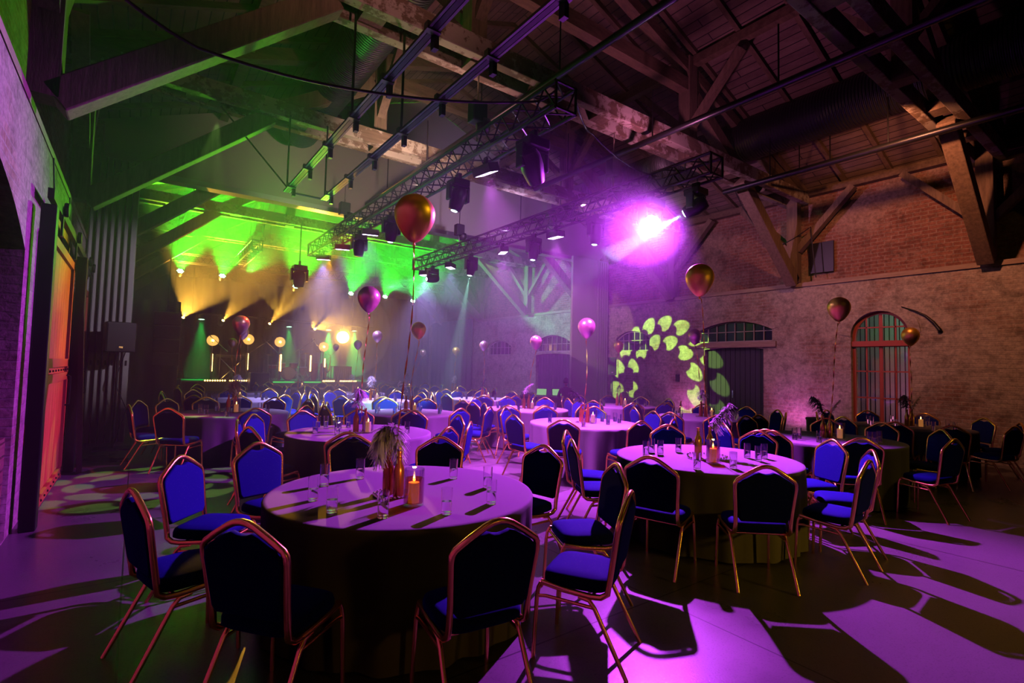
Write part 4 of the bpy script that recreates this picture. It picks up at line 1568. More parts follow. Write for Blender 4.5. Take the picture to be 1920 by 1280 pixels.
def put_balloon(px, py, ti, m, label, string=True, sc=1.0, rib=RIBBON):
    tx, ty = TABLES[ti][1:3]
    dep = Vector((tx, ty, 0)).dot(Vector((fw.x, fw.y, 0))) / (fw.x ** 2 + fw.y ** 2) * (1)
    d = ray(px, py)
    # distance along the ray where it passes over the table
    s_ = (tx * fw.x + ty * fw.y) / (d.x * fw.x + d.y * fw.y)
    P = Vector((0, 0, EYE)) + d * s_
    src = BG if m is BALLOON else BR
    if src.name not in bused:
        bused[src.name] = 1
        o = src
        o.location = P
        o['label'] = label
        o['group'] = 'helium balloons tied to the tables'
        o.scale = (sc,) * 3
    else:
        o = dup(src, P, 0, label, 'helium balloons tied to the tables', scale=sc)
    # ribbon
    end = Vector((tx, ty, TT + .10)) if ti > 1 else None
    if ti == 0:
        end = Vector((onz(747, 932, TT).x, onz(747, 932, TT).y, TT + .30))
    if ti == 1:
        end = Vector((onz(1331, 855, TT).x, onz(1331, 855, TT).y, TT + .30))
    top = P + Vector((0, 0, -.225 * sc))
    m_ = MB()
    n_ = 60
    vs = []
    wdt = 0.006 if ti in (0, 1) else 0.009
    for i in range(n_ + 1):
        u = i / n_
        c_ = top.lerp(end, u) + RV * (0.02 * math.sin(u * 5 + ti)) * (1 if u < .98 else 0)
        a = u * (26 if ti in (0, 1, 2, 4) else 14)
        s2 = (RV * math.cos(a) + FV * math.sin(a)) * wdt
        vs += [c_ - s2, c_ + s2]
    m_.add(vs, [(2 * i, 2 * i + 1, 2 * i + 3, 2 * i + 2) for i in range(n_)])
    r_o = m_.build('balloon_ribbon', rib)
    so_ = r_o.modifiers.new('solid', 'SOLIDIFY')
    so_.thickness = 0.001
    tag(r_o, 'thin ribbon hanging from the ' + label, 'ribbon', 'ribbons of the balloons')
    # the free curl below the knot
    return o


put_balloon(778, 402, 0, BALLOON, 'largest gold balloon, above the front table')
put_balloon(692, 557, 2, BALLOONP, 'rosy gold balloon above the table behind the front one')
put_balloon(1312, 520, 1, BALLOON, 'gold balloon high above the large right table')
put_balloon(1573, 576, 4, BALLOON, 'gold balloon left of the arched window')
put_balloon(1707, 628, 5, BALLOON, 'small gold balloon at the right edge of the arched window', sc=.95)
put_balloon(1100, 612, 6, BALLOONP, 'pink balloon before the pale partition panel')
put_balloon(1303, 629, 7, BALLOONP, 'pink balloon beside the projected pattern', sc=.9)
put_balloon(785, 617, 8, BALLOON, 'pale gold balloon right of the long string', sc=.95)
put_balloon(452, 606, 3, BALLOONP, 'pink balloon over the stage lamps at left', sc=.95)
put_balloon(1005, 640, 9, BALLOONP, 'pink balloon left of the far transom window', sc=.9)
put_balloon(1160, 648, 10, BALLOON, 'small green-gold balloon above the right speaker', sc=.85)
put_balloon(455, 622, 11, BALLOONP, 'balloon partly hidden behind the pink one at left', sc=.9)
put_balloon(708, 629, 12, BALLOONP, 'small pink balloon right of the orange glare', sc=.85)
put_balloon(907, 647, 13, BALLOONP, 'small pink balloon beside the far small window', sc=.85)
put_balloon(671, 645, 14, BALLOONP, 'tiny pink balloon under the orange glare', sc=.85)
put_balloon(855, 657, 15, BALLOON, 'tiny pale balloon in the middle of the far room', sc=.85)
put_balloon(436, 641, 16, BALLOONP, 'tiny dark balloon left of the second round lamp', sc=.8)
put_balloon(793, 660, 17, BALLOONP, 'faint tiny balloon just under the pale gold one', sc=.8)
put_balloon(630, 650, 18, BALLOONP, 'tiny balloon left of the orange glare', sc=.7)

# ------------------------------------------------------------------ folding partition stacks
lp = thing('folding_partition', 'left stack of grey sliding wall panels standing at the left wall', 'partition', (0, 12.35, 0))
for i in range(7):
    x = -0.78 + i * 0.105
    z1 = 5.50
    MB().box((x, 0.6, z1 / 2 + .02), (0.085, 1.1, z1 - .04)).build('partition_panel', PANEL, lp, bevel=0.008)
    MB().box((x - .045, 0.02, z1 / 2), (0.010, 0.10, z1 - .1)).build('seal_strip', PANELD, lp)
    MB().box((x, 0.045, 1.55), (0.03, 0.012, 0.10)).build('latch', BLACKM, lp)
rp = thing('folding_partition', 'right stack of pale sliding wall panels with one flat panel facing us', 'partition', (0, 12.5, 0))
MB().box((12.18, 0, 2.73), (1.16, 0.09, 5.42)).build('partition_panel', PANEL, rp, bevel=0.008)
for i in range(5):
    x = 12.82 + i * 0.108
    MB().box((x, 0.5, 2.73), (0.088, 1.1, 5.42)).build('partition_panel', PANEL, rp, bevel=0.008)
    MB().box((x + .05, 0, 2.73), (0.010, 0.10, 5.3)).build('seal_strip', PANELD, rp)


# loudspeakers
def speaker(loc, rz, w_, h_, d_, label, grp=None):
    t = thing('loudspeaker', label, 'loudspeaker', loc, rz, grp)
    MB().box((0, 0, h_ / 2), (w_, d_, h_)).build('cabinet', BLACK, t, bevel=0.02)
    MB().box((0, -d_ / 2 - .006, h_ / 2), (w_ - .05, .012, h_ - .06)).build('grille', BLACKM, t)
    MB().box((0, -d_ / 2 - .016, h_ * .16), (.06, .006, .035)).build('badge', CHROME, t)
    return t


def spk_stand(loc, h_, label, plate=False):
    t = thing('speaker_stand', label, 'speaker stand', loc)
    MB().tube([(0, 0, .02), (0, 0, h_)], .02, 10).build('pole', BLACKM, t)
    if plate:
        MB().box((0, 0, .012), (.55, .45, .024)).build('base_plate', BLACKM, t)
    else:
        for k in range(3):
            a = 2 * PI * k / 3 + .4
            MB().tube([(0, 0, h_ * .55), (.42 * math.cos(a), .42 * math.sin(a), .02)], .013, 8).build('leg', BLACKM, t)
            MB().tube([(0, 0, h_ * .22), (.26 * math.cos(a), .26 * math.sin(a), h_ * .22)], .009, 8).build('brace', BLACKM, t)
    return t


P = ony(222, 660, 11.75)
Pt = ony(222, 604, 11.75)
rz_l = math.atan2(P.y, P.x) - PI / 2 + .15
speaker((P.x, P.y, P.z), rz_l, .44, Pt.z - P.z, .38, 'black loudspeaker on a pole before the left partition stack')
spk_stand((P.x, P.y, 0), P.z, 'black pole with flat base plate under the left loudspeaker', True)
P = onx(1148, 703, 12.45)
Pt = onx(1148, 670, 12.45)
speaker((P.x, P.y, P.z), math.atan2(P.y, P.x) - PI / 2, .26, Pt.z - P.z, .26, 'black loudspeaker on a tripod beside the right partition stack')
spk_stand((P.x, P.y, 0), P.z, 'black tripod under the right loudspeaker')

# waste bin by the right wall
t = thing('waste_bin', 'round dark ribbed waste bin by the right brick wall', 'bin', (11.95, 5.05, 0))
MB().lathe([(.17, 0), (.20, .3), (.21, .70), (.20, .70), (.16, .02)], n=24).build('bin_body', BLACK, t, smooth=True, auto=40)
MB().lathe([(.205, .66), (.222, .67), (.222, .71), (.205, .715)], n=24, cap=False).build('rim', BLACK, t, smooth=True, auto=40)

# ------------------------------------------------------------------ the operator's desk
DX, DY = 11.3, 12.15
DZ = 0.78
P = onx(1061, 745, 11.0)
dc = Vector((10.75, 12.55, 0))
t = thing('control_desk', 'dark desk with laptops and mixer left of the pale partition panel', 'desk', dc, -0.62)
MB().box((0, 0, .74), (1.9, .62, .05)).build('desk_top', BLACK, t)
MB().box((0, .28, .38), (1.86, .03, .7)).build('modesty_panel', SKIRT, t)
for sx in (-1, 1):
    for sy in (-1, 1):
        MB().box((sx * .9, sy * .26, .36), (.04, .04, .72)).build('leg', BLACKM, t)
Md = Matrix.Translation(dc) @ Matrix.Rotation(-0.62, 4, 'Z')


def on_desk(x, y, z=.766):
    return Md @ Vector((x, y, z))


for i, (x, r, lab) in enumerate(((-.28, 2.9, 'left open laptop with a green-lit screen on the control desk'), (.28, 3.25, 'middle open laptop with a green-lit screen on the control desk'), (.68, 3.4, 'right open laptop on the control desk'))):
    t = thing('laptop', lab, 'laptop', on_desk(x, 0.02), -0.62 + r - PI, 'laptops on the control desk')
    MB().box((0, 0.05, .008), (.34, .24, .016)).build('keyboard_base', BLACK, t)
    sc_ = MB().box((0, 0.17, .12), (.34, .012, .23), (-.25, 0, 0)).build('screen_lid', BLACK, t)
    MB().box((0, 0.160, .12), (.31, .004, .20), (-.25, 0, 0)).build('screen', E_SCREEN, t)
t = thing('mixing_console', 'small black mixing console on the control desk', 'mixer', on_desk(-.7, 0), -0.62)
MB().add([(-.2, -.15, 0), (.2, -.15, 0), (.2, .15, 0), (-.2, .15, 0), (-.2, -.15, .04), (.2, -.15, .04), (.2, .15, .10), (-.2, .15, .10)], [(3, 2, 1, 0), (4, 5, 6, 7), (0, 1, 5, 4), (1, 2, 6, 5), (2, 3, 7, 6), (3, 0, 4, 7)]).build('console_body', BLACK, t)
kb = MB()
for i in range(12):
    kb.box((-.17 + i * .031, -.02, .075), (.012, .03, .02), (.2, 0, 0))
kb.build('fader', CHROME, t)


# seated operator
def person(loc, rz, label):
    t = thing('person', label, 'person', loc, rz)
    # skeleton (x right, y forward): pelvis first
    J = {'pel': ((0, 0, .52), .145), 'spine': ((0, .02, .72), .13), 'chest': ((0, .05, .92), .15), 'neck': ((0, .08, 1.08), .058), 'nk2': ((0, .10, 1.14), .052),
         'sl': ((-.17, .06, 1.00), .065), 'el': ((-.24, .10, .76), .045), 'wl': ((-.16, .32, .80), .028), 'sr': ((.17, .06, 1.00), .065), 'er': ((.24, .12, .76), .045), 'wr': ((.16, .33, .80), .028),
         'hl': ((-.10, .02, .49), .09), 'kl': ((-.13, .42, .50), .062), 'al': ((-.13, .44, .09), .038), 'tl': ((-.14, .58, .04), .034),
         'hr': ((.10, .02, .49), .09), 'kr': ((.13, .42, .50), .062), 'ar': ((.13, .44, .09), .038), 'tr': ((.14, .58, .04), .034)}
    E_ = [('pel', 'spine'), ('spine', 'chest'), ('chest', 'neck'), ('neck', 'nk2'), ('chest', 'sl'), ('sl', 'el'), ('el', 'wl'), ('chest', 'sr'), ('sr', 'er'), ('er', 'wr'),
          ('pel', 'hl'), ('hl', 'kl'), ('kl', 'al'), ('al', 'tl'), ('pel', 'hr'), ('hr', 'kr'), ('kr', 'ar'), ('ar', 'tr')]
    # fingers grow out of each wrist
    for s_, wk in ((-1, 'wl'), (1, 'wr')):
        wx, wy, wz = J[wk][0]
        J['pm' + wk] = ((wx - s_ * .01, wy + .06, wz - .005), .026)
        E_.append((wk, 'pm' + wk))
        for f in range(4):
            k1, k2 = 'f%d%s' % (f, wk), 'g%d%s' % (f, wk)
            ox = (f - 1.5) * .019
            ln = (.035, .042, .039, .03)[f]
            J[k1] = ((wx + ox, wy + .085 + ln, wz - .008), .009)
            J[k2] = ((wx + ox, wy + .085 + ln * 1.7, wz - .028), .007)
            E_ += [('pm' + wk, k1), (k1, k2)]
        J['th' + wk] = ((wx - s_ * .045, wy + .07, wz - .01), .010)
        E_.append((wk, 'th' + wk))
    ks = list(J)
    me = bpy.data.meshes.new('body')
    me.from_pydata([J[k][0] for k in ks], [(ks.index(a), ks.index(b_)) for a, b_ in E_], [])
    o = bpy.data.objects.new('body', me)
    COL.objects.link(o)
    me.materials.append(SUIT)
    sk = o.modifiers.new('skin', 'SKIN')
    sv = me.skin_vertices[0].data
    for i, k in enumerate(ks):
        sv[i].radius = (J[k][1],) * 2
        sv[i].use_root = (k == 'pel')
    sk.use_smooth_shade = True
    ss = o.modifiers.new('sub', 'SUBSURF')
    ss.levels = ss.render_levels = 1
    dg = bpy.context.evaluated_depsgraph_get()
    me2 = bpy.data.meshes.new_from_object(o.evaluated_get(dg))
    o.modifiers.clear()
    o.data = me2
    me2.materials.clear()
    me2.materials.append(SUIT)
    me2.materials.append(SKIN)
    for p in me2.polygons:
        if (p.center.y > .33 and p.center.z > .7) or p.center.z > 1.10:
            p.material_index = 1
    o.parent = t
    hm = MB()
    hc = Vector((0, .13, 1.25))
    vs, fs = [], []
    nu, nv = 20, 16
    for i in range(nv + 1):
        a = PI * i / nv
        for j in range(nu):
            q = 2 * PI * j / nu
            x, y, z = math.sin(a) * math.cos(q) * .075, math.sin(a) * math.sin(q) * .095, math.cos(a) * .118
            if z < 0:
                x *= 1 + z * 2.2
                y *= 1 + z * 1.0
            if y > 0 and abs(x) < .022 and -.045 < z < .02:
                y += .016
            if y > .05 and .022 < abs(x) < .045 and 0 < z < .03:
                y -= .008
            vs.append(Vector((x, y, z)) + hc)
    for i in range(nv):
        for j in range(nu):
            fs.append((i * nu + j, i * nu + (j + 1) % nu, (i + 1) * nu + (j + 1) % nu, (i + 1) * nu + j))
    hm.add(vs, fs)
    for sx in (-1, 1):
        hm.lathe([(0, -.006), (.022, -.004), (.026, .004), (.015, .008), (0, .006)], hc + Vector((sx * .076, -.005, -.005)), 10, (sx, 0, .2))
    hm.build('head', SKIN, t, smooth=True)
    ey = MB()
    for sx in (-1, 1):
        ey.lathe([(0, -.009), (.009, 0), (0, .009)], hc + Vector((sx * .030, .080, .012)), 8, (0, 1, 0))
    ey.build('eye', BLACK, t, smooth=True)
    MB().box(hc + Vector((0, .088, -.062)), (.045, .01, .008)).build('mouth', mat('lip', (.35, .12, .1), .6), t)
    hr = MB()
    vs, fs = [], []
    for i in range(10):
        a = PI * .62 * i / 9
        for j in range(nu):
            q = 2 * PI * j / nu
            x, y, z = math.sin(a) * math.cos(q) * .084, math.sin(a) * math.sin(q) * .105 - .008, math.cos(a) * .128 + .004
            if y > .03 and z < .06:
                z = .06
                y *= .9
            vs.append(Vector((x, y, z)) + hc)
    for i in range(9):
        for j in range(nu):
            fs.append((i * nu + j, i * nu + (j + 1) % nu, (i + 1) * nu + (j + 1) % nu, (i + 1) * nu + j))
    hr.add(vs, fs).build('hair', SUIT, t, smooth=True)
    return t


pp = Md @ Vector((.45, -0.72, 0))
person(pp, -0.62, 'person in dark clothes seated at the control desk, back to the room')
t = thing('stool', 'small dark stool under the seated person at the control desk', 'stool', pp)
MB().lathe([(.17, .36), (.18, .38), (.16, .40)], n=20).build('seat', BLACK, t)
MB().tube([(0, 0, 0.02), (0, 0, .37)], .025, 8).build('pole', BLACKM, t)
MB().lathe([(.2, 0), (.2, .02), (.03, .04)], n=20).build('base', BLACKM, t)

# ------------------------------------------------------------------ stage dressing
drape('stage_curtain', (XL + .3, YE - .35, 0), (XR - .3, YE - .35, 0), .02, 5.2, 'dark curtain across the wall behind the stage', SKIRT)
drape('side_curtain', (XR - .25, YE - .6, 0), (XR - .25, 21.2, 0), .02, 4.0, 'grey curtain along the right wall near the stage')
drape('wing_curtain', (XL + .2, 20.6, 0), (1.15, 20.6, 0), .02, 3.6, 'black curtain hiding the left side of the stage', SKIRT)
# drum kit
P = sp(540, 700, SY + 1.8)
t = thing('drum_kit', 'drum kit with cymbals in the middle of the stage', 'drum kit', (P.x, SY + 1.9, .9))
MB().lathe([(.28, -.2), (.29, -.19), (.29, .19), (.28, .2)], (0, 0, .29), 28, (0, 1, 0)).build('bass_drum', DRUMSH, t, smooth=True, auto=40)
MB().lathe([(.27, 0), (.0, .004)], (0, -.203, .29), 28, (0, -1, 0)).build('drum_head', DRUMHD, t)
for (x, y, z, r, h_) in ((-.25, 0, .62, .15, .2), (.22, 0, .62, .16, .22), (.62, .25, .38, .2, .36), (-.5, .3, .55, .17, .14)):
    td_ = MB().lathe([(r, -h_ / 2), (r, h_ / 2)], (x, y, z), 24).build('tom_drum', DRUMSH, t, smooth=True, auto=40)
    MB().lathe([(r + .01, h_ / 2 - .02), (r + .01, h_ / 2 + .01), (0, h_ / 2 + .01)], (x, y, z), 24).build('drum_head', DRUMHD, td_, smooth=True, auto=40)
for (x, y, z, r, a) in ((-.75, .1, 1.05, .24, .2), (.72, .1, 1.15, .26, -.25), (-.35, -.2, 1.25, .2, .15), (.4, -.15, 1.3, .22, -.15), (-.85, .4, .85, .17, 0)):
    MB().lathe([(r, -.015), (.04, .0), (.03, .02), (0, .025)], (x, y, z), 24, (a, 0, 1)).build('cymbal', CYMB, t, smooth=True)
    st_ = MB().tube([(x, y, z), (x, y, .35)], .012, 6)
    for k in range(3):
        an = 2 * PI * k / 3
        st_.tube([(x, y, .4), (x + .25 * math.cos(an), y + .25 * math.sin(an), 0)], .009, 6)
    st_.build('cymbal_stand', CHROME, t)
# percussion set
P = sp(585, 700, SY + 1.6)
t = thing('percussion_set', 'pair of tall hand drums with a small cymbal right of the drum kit', 'percussion', (P.x + .25, SY + 1.5, .9))
for x in (-.2, .2):
    MB().lathe([(.10, 0), (.15, .35), (.16, .5), (.13, .72)], (x, 0, .02), 20).build('hand_drum', DRUMSH, t, smooth=True, auto=40)
MB().lathe([(.2, -.012), (.03, .0), (0, .02)], (.1, .3, 1.25), 20, (.2, 0, 1)).build('cymbal', CYMB, t, smooth=True)
MB().tube([(.1, .3, 1.25), (.1, .3, 0)], .012, 6).build('cymbal_stand', CHROME, t)
# keyboard
P = sp(433, 688, SY + 1.6)
t = thing('stage_keyboard', 'keyboard on a crossed stand at the left of the stage', 'keyboard', (P.x, SY + 1.4, .9))
MB().box((0, 0, .92), (1.2, .34, .10)).build('keyboard_body', BLACK, t, bevel=.01)
MB().box((0, -.08, .975), (1.1, .14, .012)).build('keys', DRUMHD, t)
MB().tube([(-.4, -.1, 0), (.4, -.1, .87)], .018, 8).tube([(.4, .1, 0), (-.4, .1, .87)], .018, 8).build('stand', CHROME, t)
# microphone stands
for i, (px, lab) in enumerate(((410, 'leftmost'), (481, 'second from left'), (506, 'third from left'), (560, 'fourth from left'), (597, 'rightmost'))):
    P = sp(px, 700, SY + .8)
    t = thing('microphone_stand', 'thin microphone stand on the stage, ' + lab, 'microphone stand', (P.x, SY + .6 + .1 * (i % 2), .9), group='microphone stands on the stage')
    MB().tube([(0, 0, 0), (0, 0, 1.25)], .012, 6).build('pole', BLACKM, t)
    MB().tube([(-.25 * (1 if i % 2 else -1), .1, 1.1), (.35 * (1 if i % 2 else -1), -.25, 1.6)], .010, 6).build('boom', CHROME, t)
    MB().lathe([(.015, 0), (.018, .1), (.03, .13), (.03, .17), (0, .19)], (.35 * (1 if i % 2 else -1), -.25, 1.6), 10, (.5 * (1 if i % 2 else -1), -.4, .6)).build('microphone', BLACK, t, smooth=True)
    MB().lathe([(.15, 0), (.15, .015), (.02, .03)], n=14).build('base', BLACKM, t)
# subwoofer on the floor before the stage
P = sp(485, 725, SY - .9)
speaker((P.x, SY - .8, 0.0), 0, .62, 1.25, .5, 'large dark cabinet loudspeaker standing before the stage')
# easel on the side block
P = sp(355, 700, SY + .3)
blk_ = MB().box((0, 0, .5), (1.6, 1.2, 1.0)).build('side_block', SKIRT, loc=(.47, SY + .3, 0))
tag(blk_, 'black box platform at the left of the stage', 'platform')
t = thing('easel', 'wooden easel with a framed board at the left of the stage', 'easel', (1.05, SY + .1, 1.0))
for (x0, y0, x1, y1) in ((-.32, -.1, -.04, .0), (.32, -.1, .04, .0), (0, .35, 0, .03)):
    MB().tube([(x0, y0, 0), (x1, y1, 1.55)], .02, 6).build('leg', POST, t)
MB().box((0, -.06, .62), (.5, .05, .03)).build('ledge', POST, t)
MB().box((0, -.05, 1.02), (.52, .03, .76), (-.1, 0, 0)).build('board', PANELD, t)
# white draped table and purple prop on the right of the stage
P = sp(640, 700, SY + .9)
t = thing('stage_table', 'small table with a hanging white cloth on the right of the stage', 'table', (P.x, SY + 1.0, .9))
dm = MB()
vs = []
for i in range(61):
    x = -.38 + .76 * i / 60
    vs += [(x, -.28 + .015 * math.sin(i * .9), .02), (x, -.27, .62)]
dm.add(vs, [(2 * i, 2 * i + 2, 2 * i + 3, 2 * i + 1) for i in range(60)])
dm.box((0, 0, .63), (.78, .56, .02))
dm.build('hanging_cloth', CLOTH, t, smooth=False)
for sx in (-1, 1):
    for sy in (-1, 1):
        MB().box((sx * .34, sy * .22, .31), (.03, .03, .62)).build('leg', BLACKM, t)
P = sp(619, 685, SY + 1.0)
t = thing('saxophone', 'brass saxophone on a stand, green in the light, right of the last amber column', 'saxophone', (P.x, SY + 1.2, .9))
MB().tube([(-.02, 0, 1.12), (.05, 0, 1.10), (.07, 0, 1.0), (.04, 0, .62), (.02, 0, .45), (-.05, 0, .38), (-.12, 0, .45), (-.15, 0, .62), (-.19, 0, .72)], [.012, .014, .018, .03, .04, .05, .06, .075, .12], 12).build('sax_body', CYMB, t, smooth=True)
MB().tube([(0, 0, .40), (0, 0, .02)], .012, 6).tube([(-.2, .1, 0), (0, 0, .2), (.2, .1, 0)], .01, 6).tube([(0, 0, .2), (0, -.2, 0)], .01, 6).build('stand', BLACKM, t)
# hanging speaker cluster at the left of the stage
P = sp(312, 634, 20.54)
t = thing('line_array', 'dark hanging loudspeaker cluster left of the stage', 'loudspeaker', (P.x, 20.54, P.z - .9))
for i in range(4):
    MB().box((0, 0, .2 + i * .46), (.75, .5, .42), (.05 * i, 0, 0)).build('speaker_box', BLACK, t, bevel=.02)
MB().tube([(0, 0, 1.9), (0, 0, 5.98 - P.z + .9)], .02, 6).build('chain', BLACKM, t)
# flat tilted screen / skylight in the far left roof
# (green-lit gridded roof window)
for i, (y0, label) in enumerate(((15.2, 'gridded roof window above the left of the far room'),)):
    x0, x1 = -0.2, 1.15
    z = lambda x: EAVE + (x - XL + .0) * RISE + .02
    m_ = MB()
    for k in range(9):
        yy = y0 + k * .2
        m_.bar((x0, yy, z(x0)), (x1, yy, z(x1)), .03, .03)
    for k in range(4):
        xx = x0 + (x1 - x0) * k / 3
        m_.bar((xx, y0, z(xx)), (xx, y0 + 1.6, z(xx)), .03, .03)
    wo = struct(m_.build('window_6', BLACKM), label)
    MB().add([(x0, y0, z(x0) + .03), (x1, y0, z(x1) + .03), (x1, y0 + 1.6, z(x1) + .03), (x0, y0 + 1.6, z(x0) + .03)], [(0, 1, 2, 3)]).build('pane', PANEL, wo)

# ------------------------------------------------------------------ left wall: sliding doors, posts, crate
def sliding_door(y0, y1, z1, x, label):
    t = thing('sliding_door', label, 'door', (x, y0, 0))
    L = y1 - y0
    n_ = 10
    pl = MB()
    for i in range(n_):
        pl.box((0, L * (i + .5) / n_, z1 / 2 + .08), (.045, L / n_ - .008, z1 - .16))
    pl.build('planks', REDDOOR, t)
    fr = MB()
    for z in (.10, z1 * .47, z1 * .53, z1 - .06):
        fr.box((.035, L / 2, z), (.04, L, .10))
    for y in (.05, L - .05):
        fr.box((.035, y, z1 / 2), (.04, .10, z1))
    fr.build('door_frame', REDFRAME, t)
    b_ = MB()
    for i in range(9):
        for z in (.10, z1 * .5):
            b_.lathe([(.014, 0), (.012, .012), (0, .014)], (.055, L * (i + .5) / 9, z), 8, (1, 0, 0))
    b_.build('bolt', BLACKM, t, smooth=True)
    MB().tube([(.07, L - .35, 1.0), (.11, L - .35, 1.02), (.11, L - .35, 1.38), (.07, L - .35, 1.4)], .012, 8).build('door_handle', BLACKM, t)
    return t


sliding_door(7.05, 9.35, 2.95, XL + .06, 'nearer orange plank sliding door in a red frame at the left wall')
sliding_door(10.75, 12.2, 2.85, XL + .05, 'farther orange plank sliding door by the left partition stack')
t = thing('door_rail', 'black steel rail with rollers above the left sliding doors', 'door rail', (XL + .12, 6.6, 3.22))
MB().box((0, 2.9, 0), (.05, 5.8, .10)).build('rail', BLACKM, t)
for y in (.8, 2.4, 4.5, 5.3):
    MB().lathe([(.075, -.02), (.08, 0), (.075, .02)], (.05, y, .03), 16, (1, 0, 0)).build('roller', BLACKM, t)
    MB().box((.02, y, -.14), (.02, .07, .26)).build('roller_strap', BLACKM, t)
for i, (y, x, m_, lab, h_) in enumerate(((6.62, XL + .12, BLACKM, 'black steel post before the nearer sliding door', 3.1), (9.75, XL + .16, BLACKM, 'black steel post between the two sliding doors', 3.1), (10.45, XL + .12, POST, 'timber post with a green-lit foot between the sliding doors', 3.1))):
    tag(MB().box((0, 0, h_ / 2), (.12, .16, h_)).build('door_post', m_, loc=(x, y, 0), bevel=.01), lab, 'post')
tag(MB().bar((0, 0, 0), (-.12, .35, 2.5), .06, .10).build('leaning_bar', BLACKM, loc=(XL + .30, 9.42, 0.02)), 'black bar leaning against the nearer sliding door', 'bar')
# slatted wooden crate and hose at the left edge
c0 = Vector((XL - .24, 5.72, 0))
t = thing('slatted_bench', 'slatted wooden box cut off by the left edge of the picture', 'box', c0)
for i in range(7):
    MB().box((.20, 0, .10 + i * .12), (.03, 1.1, .10)).build('slat', CRATE, t)
for y in (-.53, .53):
    MB().box((0, y, .45), (.36, .04, .88)).build('side_board', CRATE, t)
MB().box((0, 0, .90), (.42, 1.12, .03)).build('lid', CRATE, t)

# small wall items
tag(MB().box((0, 0, 0), (.05, .12, .22)).build('junction_box', BLACK, loc=(XR - .03, 9.62, 1.45)), 'small dark junction box on the right wall inside the projected ring', 'junction box')
pts = [onx(px, py, XR - .02) for px, py in ((1690, 575), (1715, 583), (1735, 592), (1750, 604), (1762, 618), (1763, 622))]
tag(MB().tube(pts, [.012, .02, .025, .03, .035, .045], 8).build('wall_bracket', BLACKM, smooth=True), 'curved dark iron bracket on the brick right of the arched window', 'bracket')
tag(MB().box((0, 0, 0), (.05, .55, .75)).build('wall_cabinet', BLACK, loc=(XR + .16, 5.6, 4.55)), 'flat dark box on the wall above the ledge beside a post', 'box')


# cables
def cable(name, pts, r, label, sag=0):
    cu = []
    P_ = [Vector(p) for p in pts]
    for i in range(len(P_) - 1):
        n_ = 14
        for k in range(n_):
            u = k / n_
            q = P_[i].lerp(P_[i + 1], u)
            q.z -= sag * 4 * u * (1 - u)
            cu.append(q)
    cu.append(P_[-1])
    return tag(MB().tube(cu, r, 6).build(name, CABLE, smooth=True), label, 'cable')


def depthp(px, py, d):
    return Vector((0, 0, EYE)) + ray(px, py) * d


cable('hanging_cable', [depthp(235, -2, 3.6), depthp(372, 90, 4.0), depthp(600, 156, 4.7), depthp(830, 188, 5.4), depthp(1010, 190, 6.0), (3.8, 4.35, 4.9)], .014, 'black cable swooping from the upper left to the left truss', .02)
cable('hanging_cable', [(3.95, 4.3, 4.88), depthp(1110, 250, 7.2), depthp(1230, 330, 8.5), (6.82, 6.4, 4.9)], .012, 'thin cable from the left truss end across to the right truss', .12)
cable('hanging_cable', [onx(1375, 350, 12.9), onx(1400, 400, 13.1), onx(1450, 465, 13.2), onx(1520, 425, 13.2), onx(1530, 520, 13.25)], .012, 'black cable hanging over the wall post above the right ledge', .05)
cable('floor_cable', [(-.15, 12.0, 1.8), (-.3, 12.1, 1.2), (-.1, 12.05, .7), (-.25, 12.1, .03)], .008, 'thin cable hanging down below the left loudspeaker', .0)
for i, y in enumerate((7.4, 9.1)):
    cable('wall_cable', [(XL + .03, y, 3.8), (XL + .05, y + .2, 3.3), (XL + .04, y + .15, 3.0)], .008, 'short black cable on the left wall, %s' % ('nearer one' if i == 0 else 'farther one'), .03)

# ------------------------------------------------------------------ remaining lamps of the room, with added fixtureless wash spots
# magenta floor floods against the right wall
for i, (x, y, lab) in enumerate(((12.75, 6.1, 'small floor flood lighting the right wall in magenta, left of the arched window'), (12.75, 9.2, 'small floor flood lighting the right wall by the projected pattern'))):
    t, p = led_panel(Vector((x, y, .28)), (13.4, y + .0, 2.0), lab, 'floor floods at the right wall', w_=.2, h_=.12)
    lamp('floor_flood', 'SPOT', p + Vector((.0, 0, .05)), 55, (.85, .12, .75), (13.4, y, 1.6), .06, 130, .9)
# amber wash over the camera's shoulder, from the nearest roof frame
t, p = moving_head((9.6, -1.0, 5.9), (7.5, 1.2, 0), 'amber wash lamp on the roof frame behind the camera at right', None, 1.0)
lamp('amber_wash', 'SPOT', p, 60, (1.0, .60, .05), (7.2, 0.3, 0), .35, 70, .9)
t, p = moving_head((6.9, -1.0, 5.9), (5.5, 2.0, 0), 'added amber wash lamp on the roof frame behind the camera, middle one', None, 1.0)  # this head and the one above the camera added to widen frame highlights
lamp('amber_wash', 'SPOT', p, 10, (1.0, .60, .04), (5.5, 2.0, 0), .35, 90, .9)
t, p = moving_head((-.2, -1.0, 5.9), (2, 3, 0), 'amber wash lamp on the roof frame behind the camera at left', None, 1.0)
lamp('amber_wash', 'SPOT', p, 6, (1.0, .36, .03), (2.2, 3.0, .7), .35, 90, .9)
t, p = moving_head((4.2, -1.0, 5.9), (3.5, 2.5, 0), 'added amber wash lamp on the roof frame straight above the camera', None, 1.0)
lamp('amber_wash', 'SPOT', p, 5, (1.0, .56, .04), (3.5, 2.5, 0), .35, 90, .9)
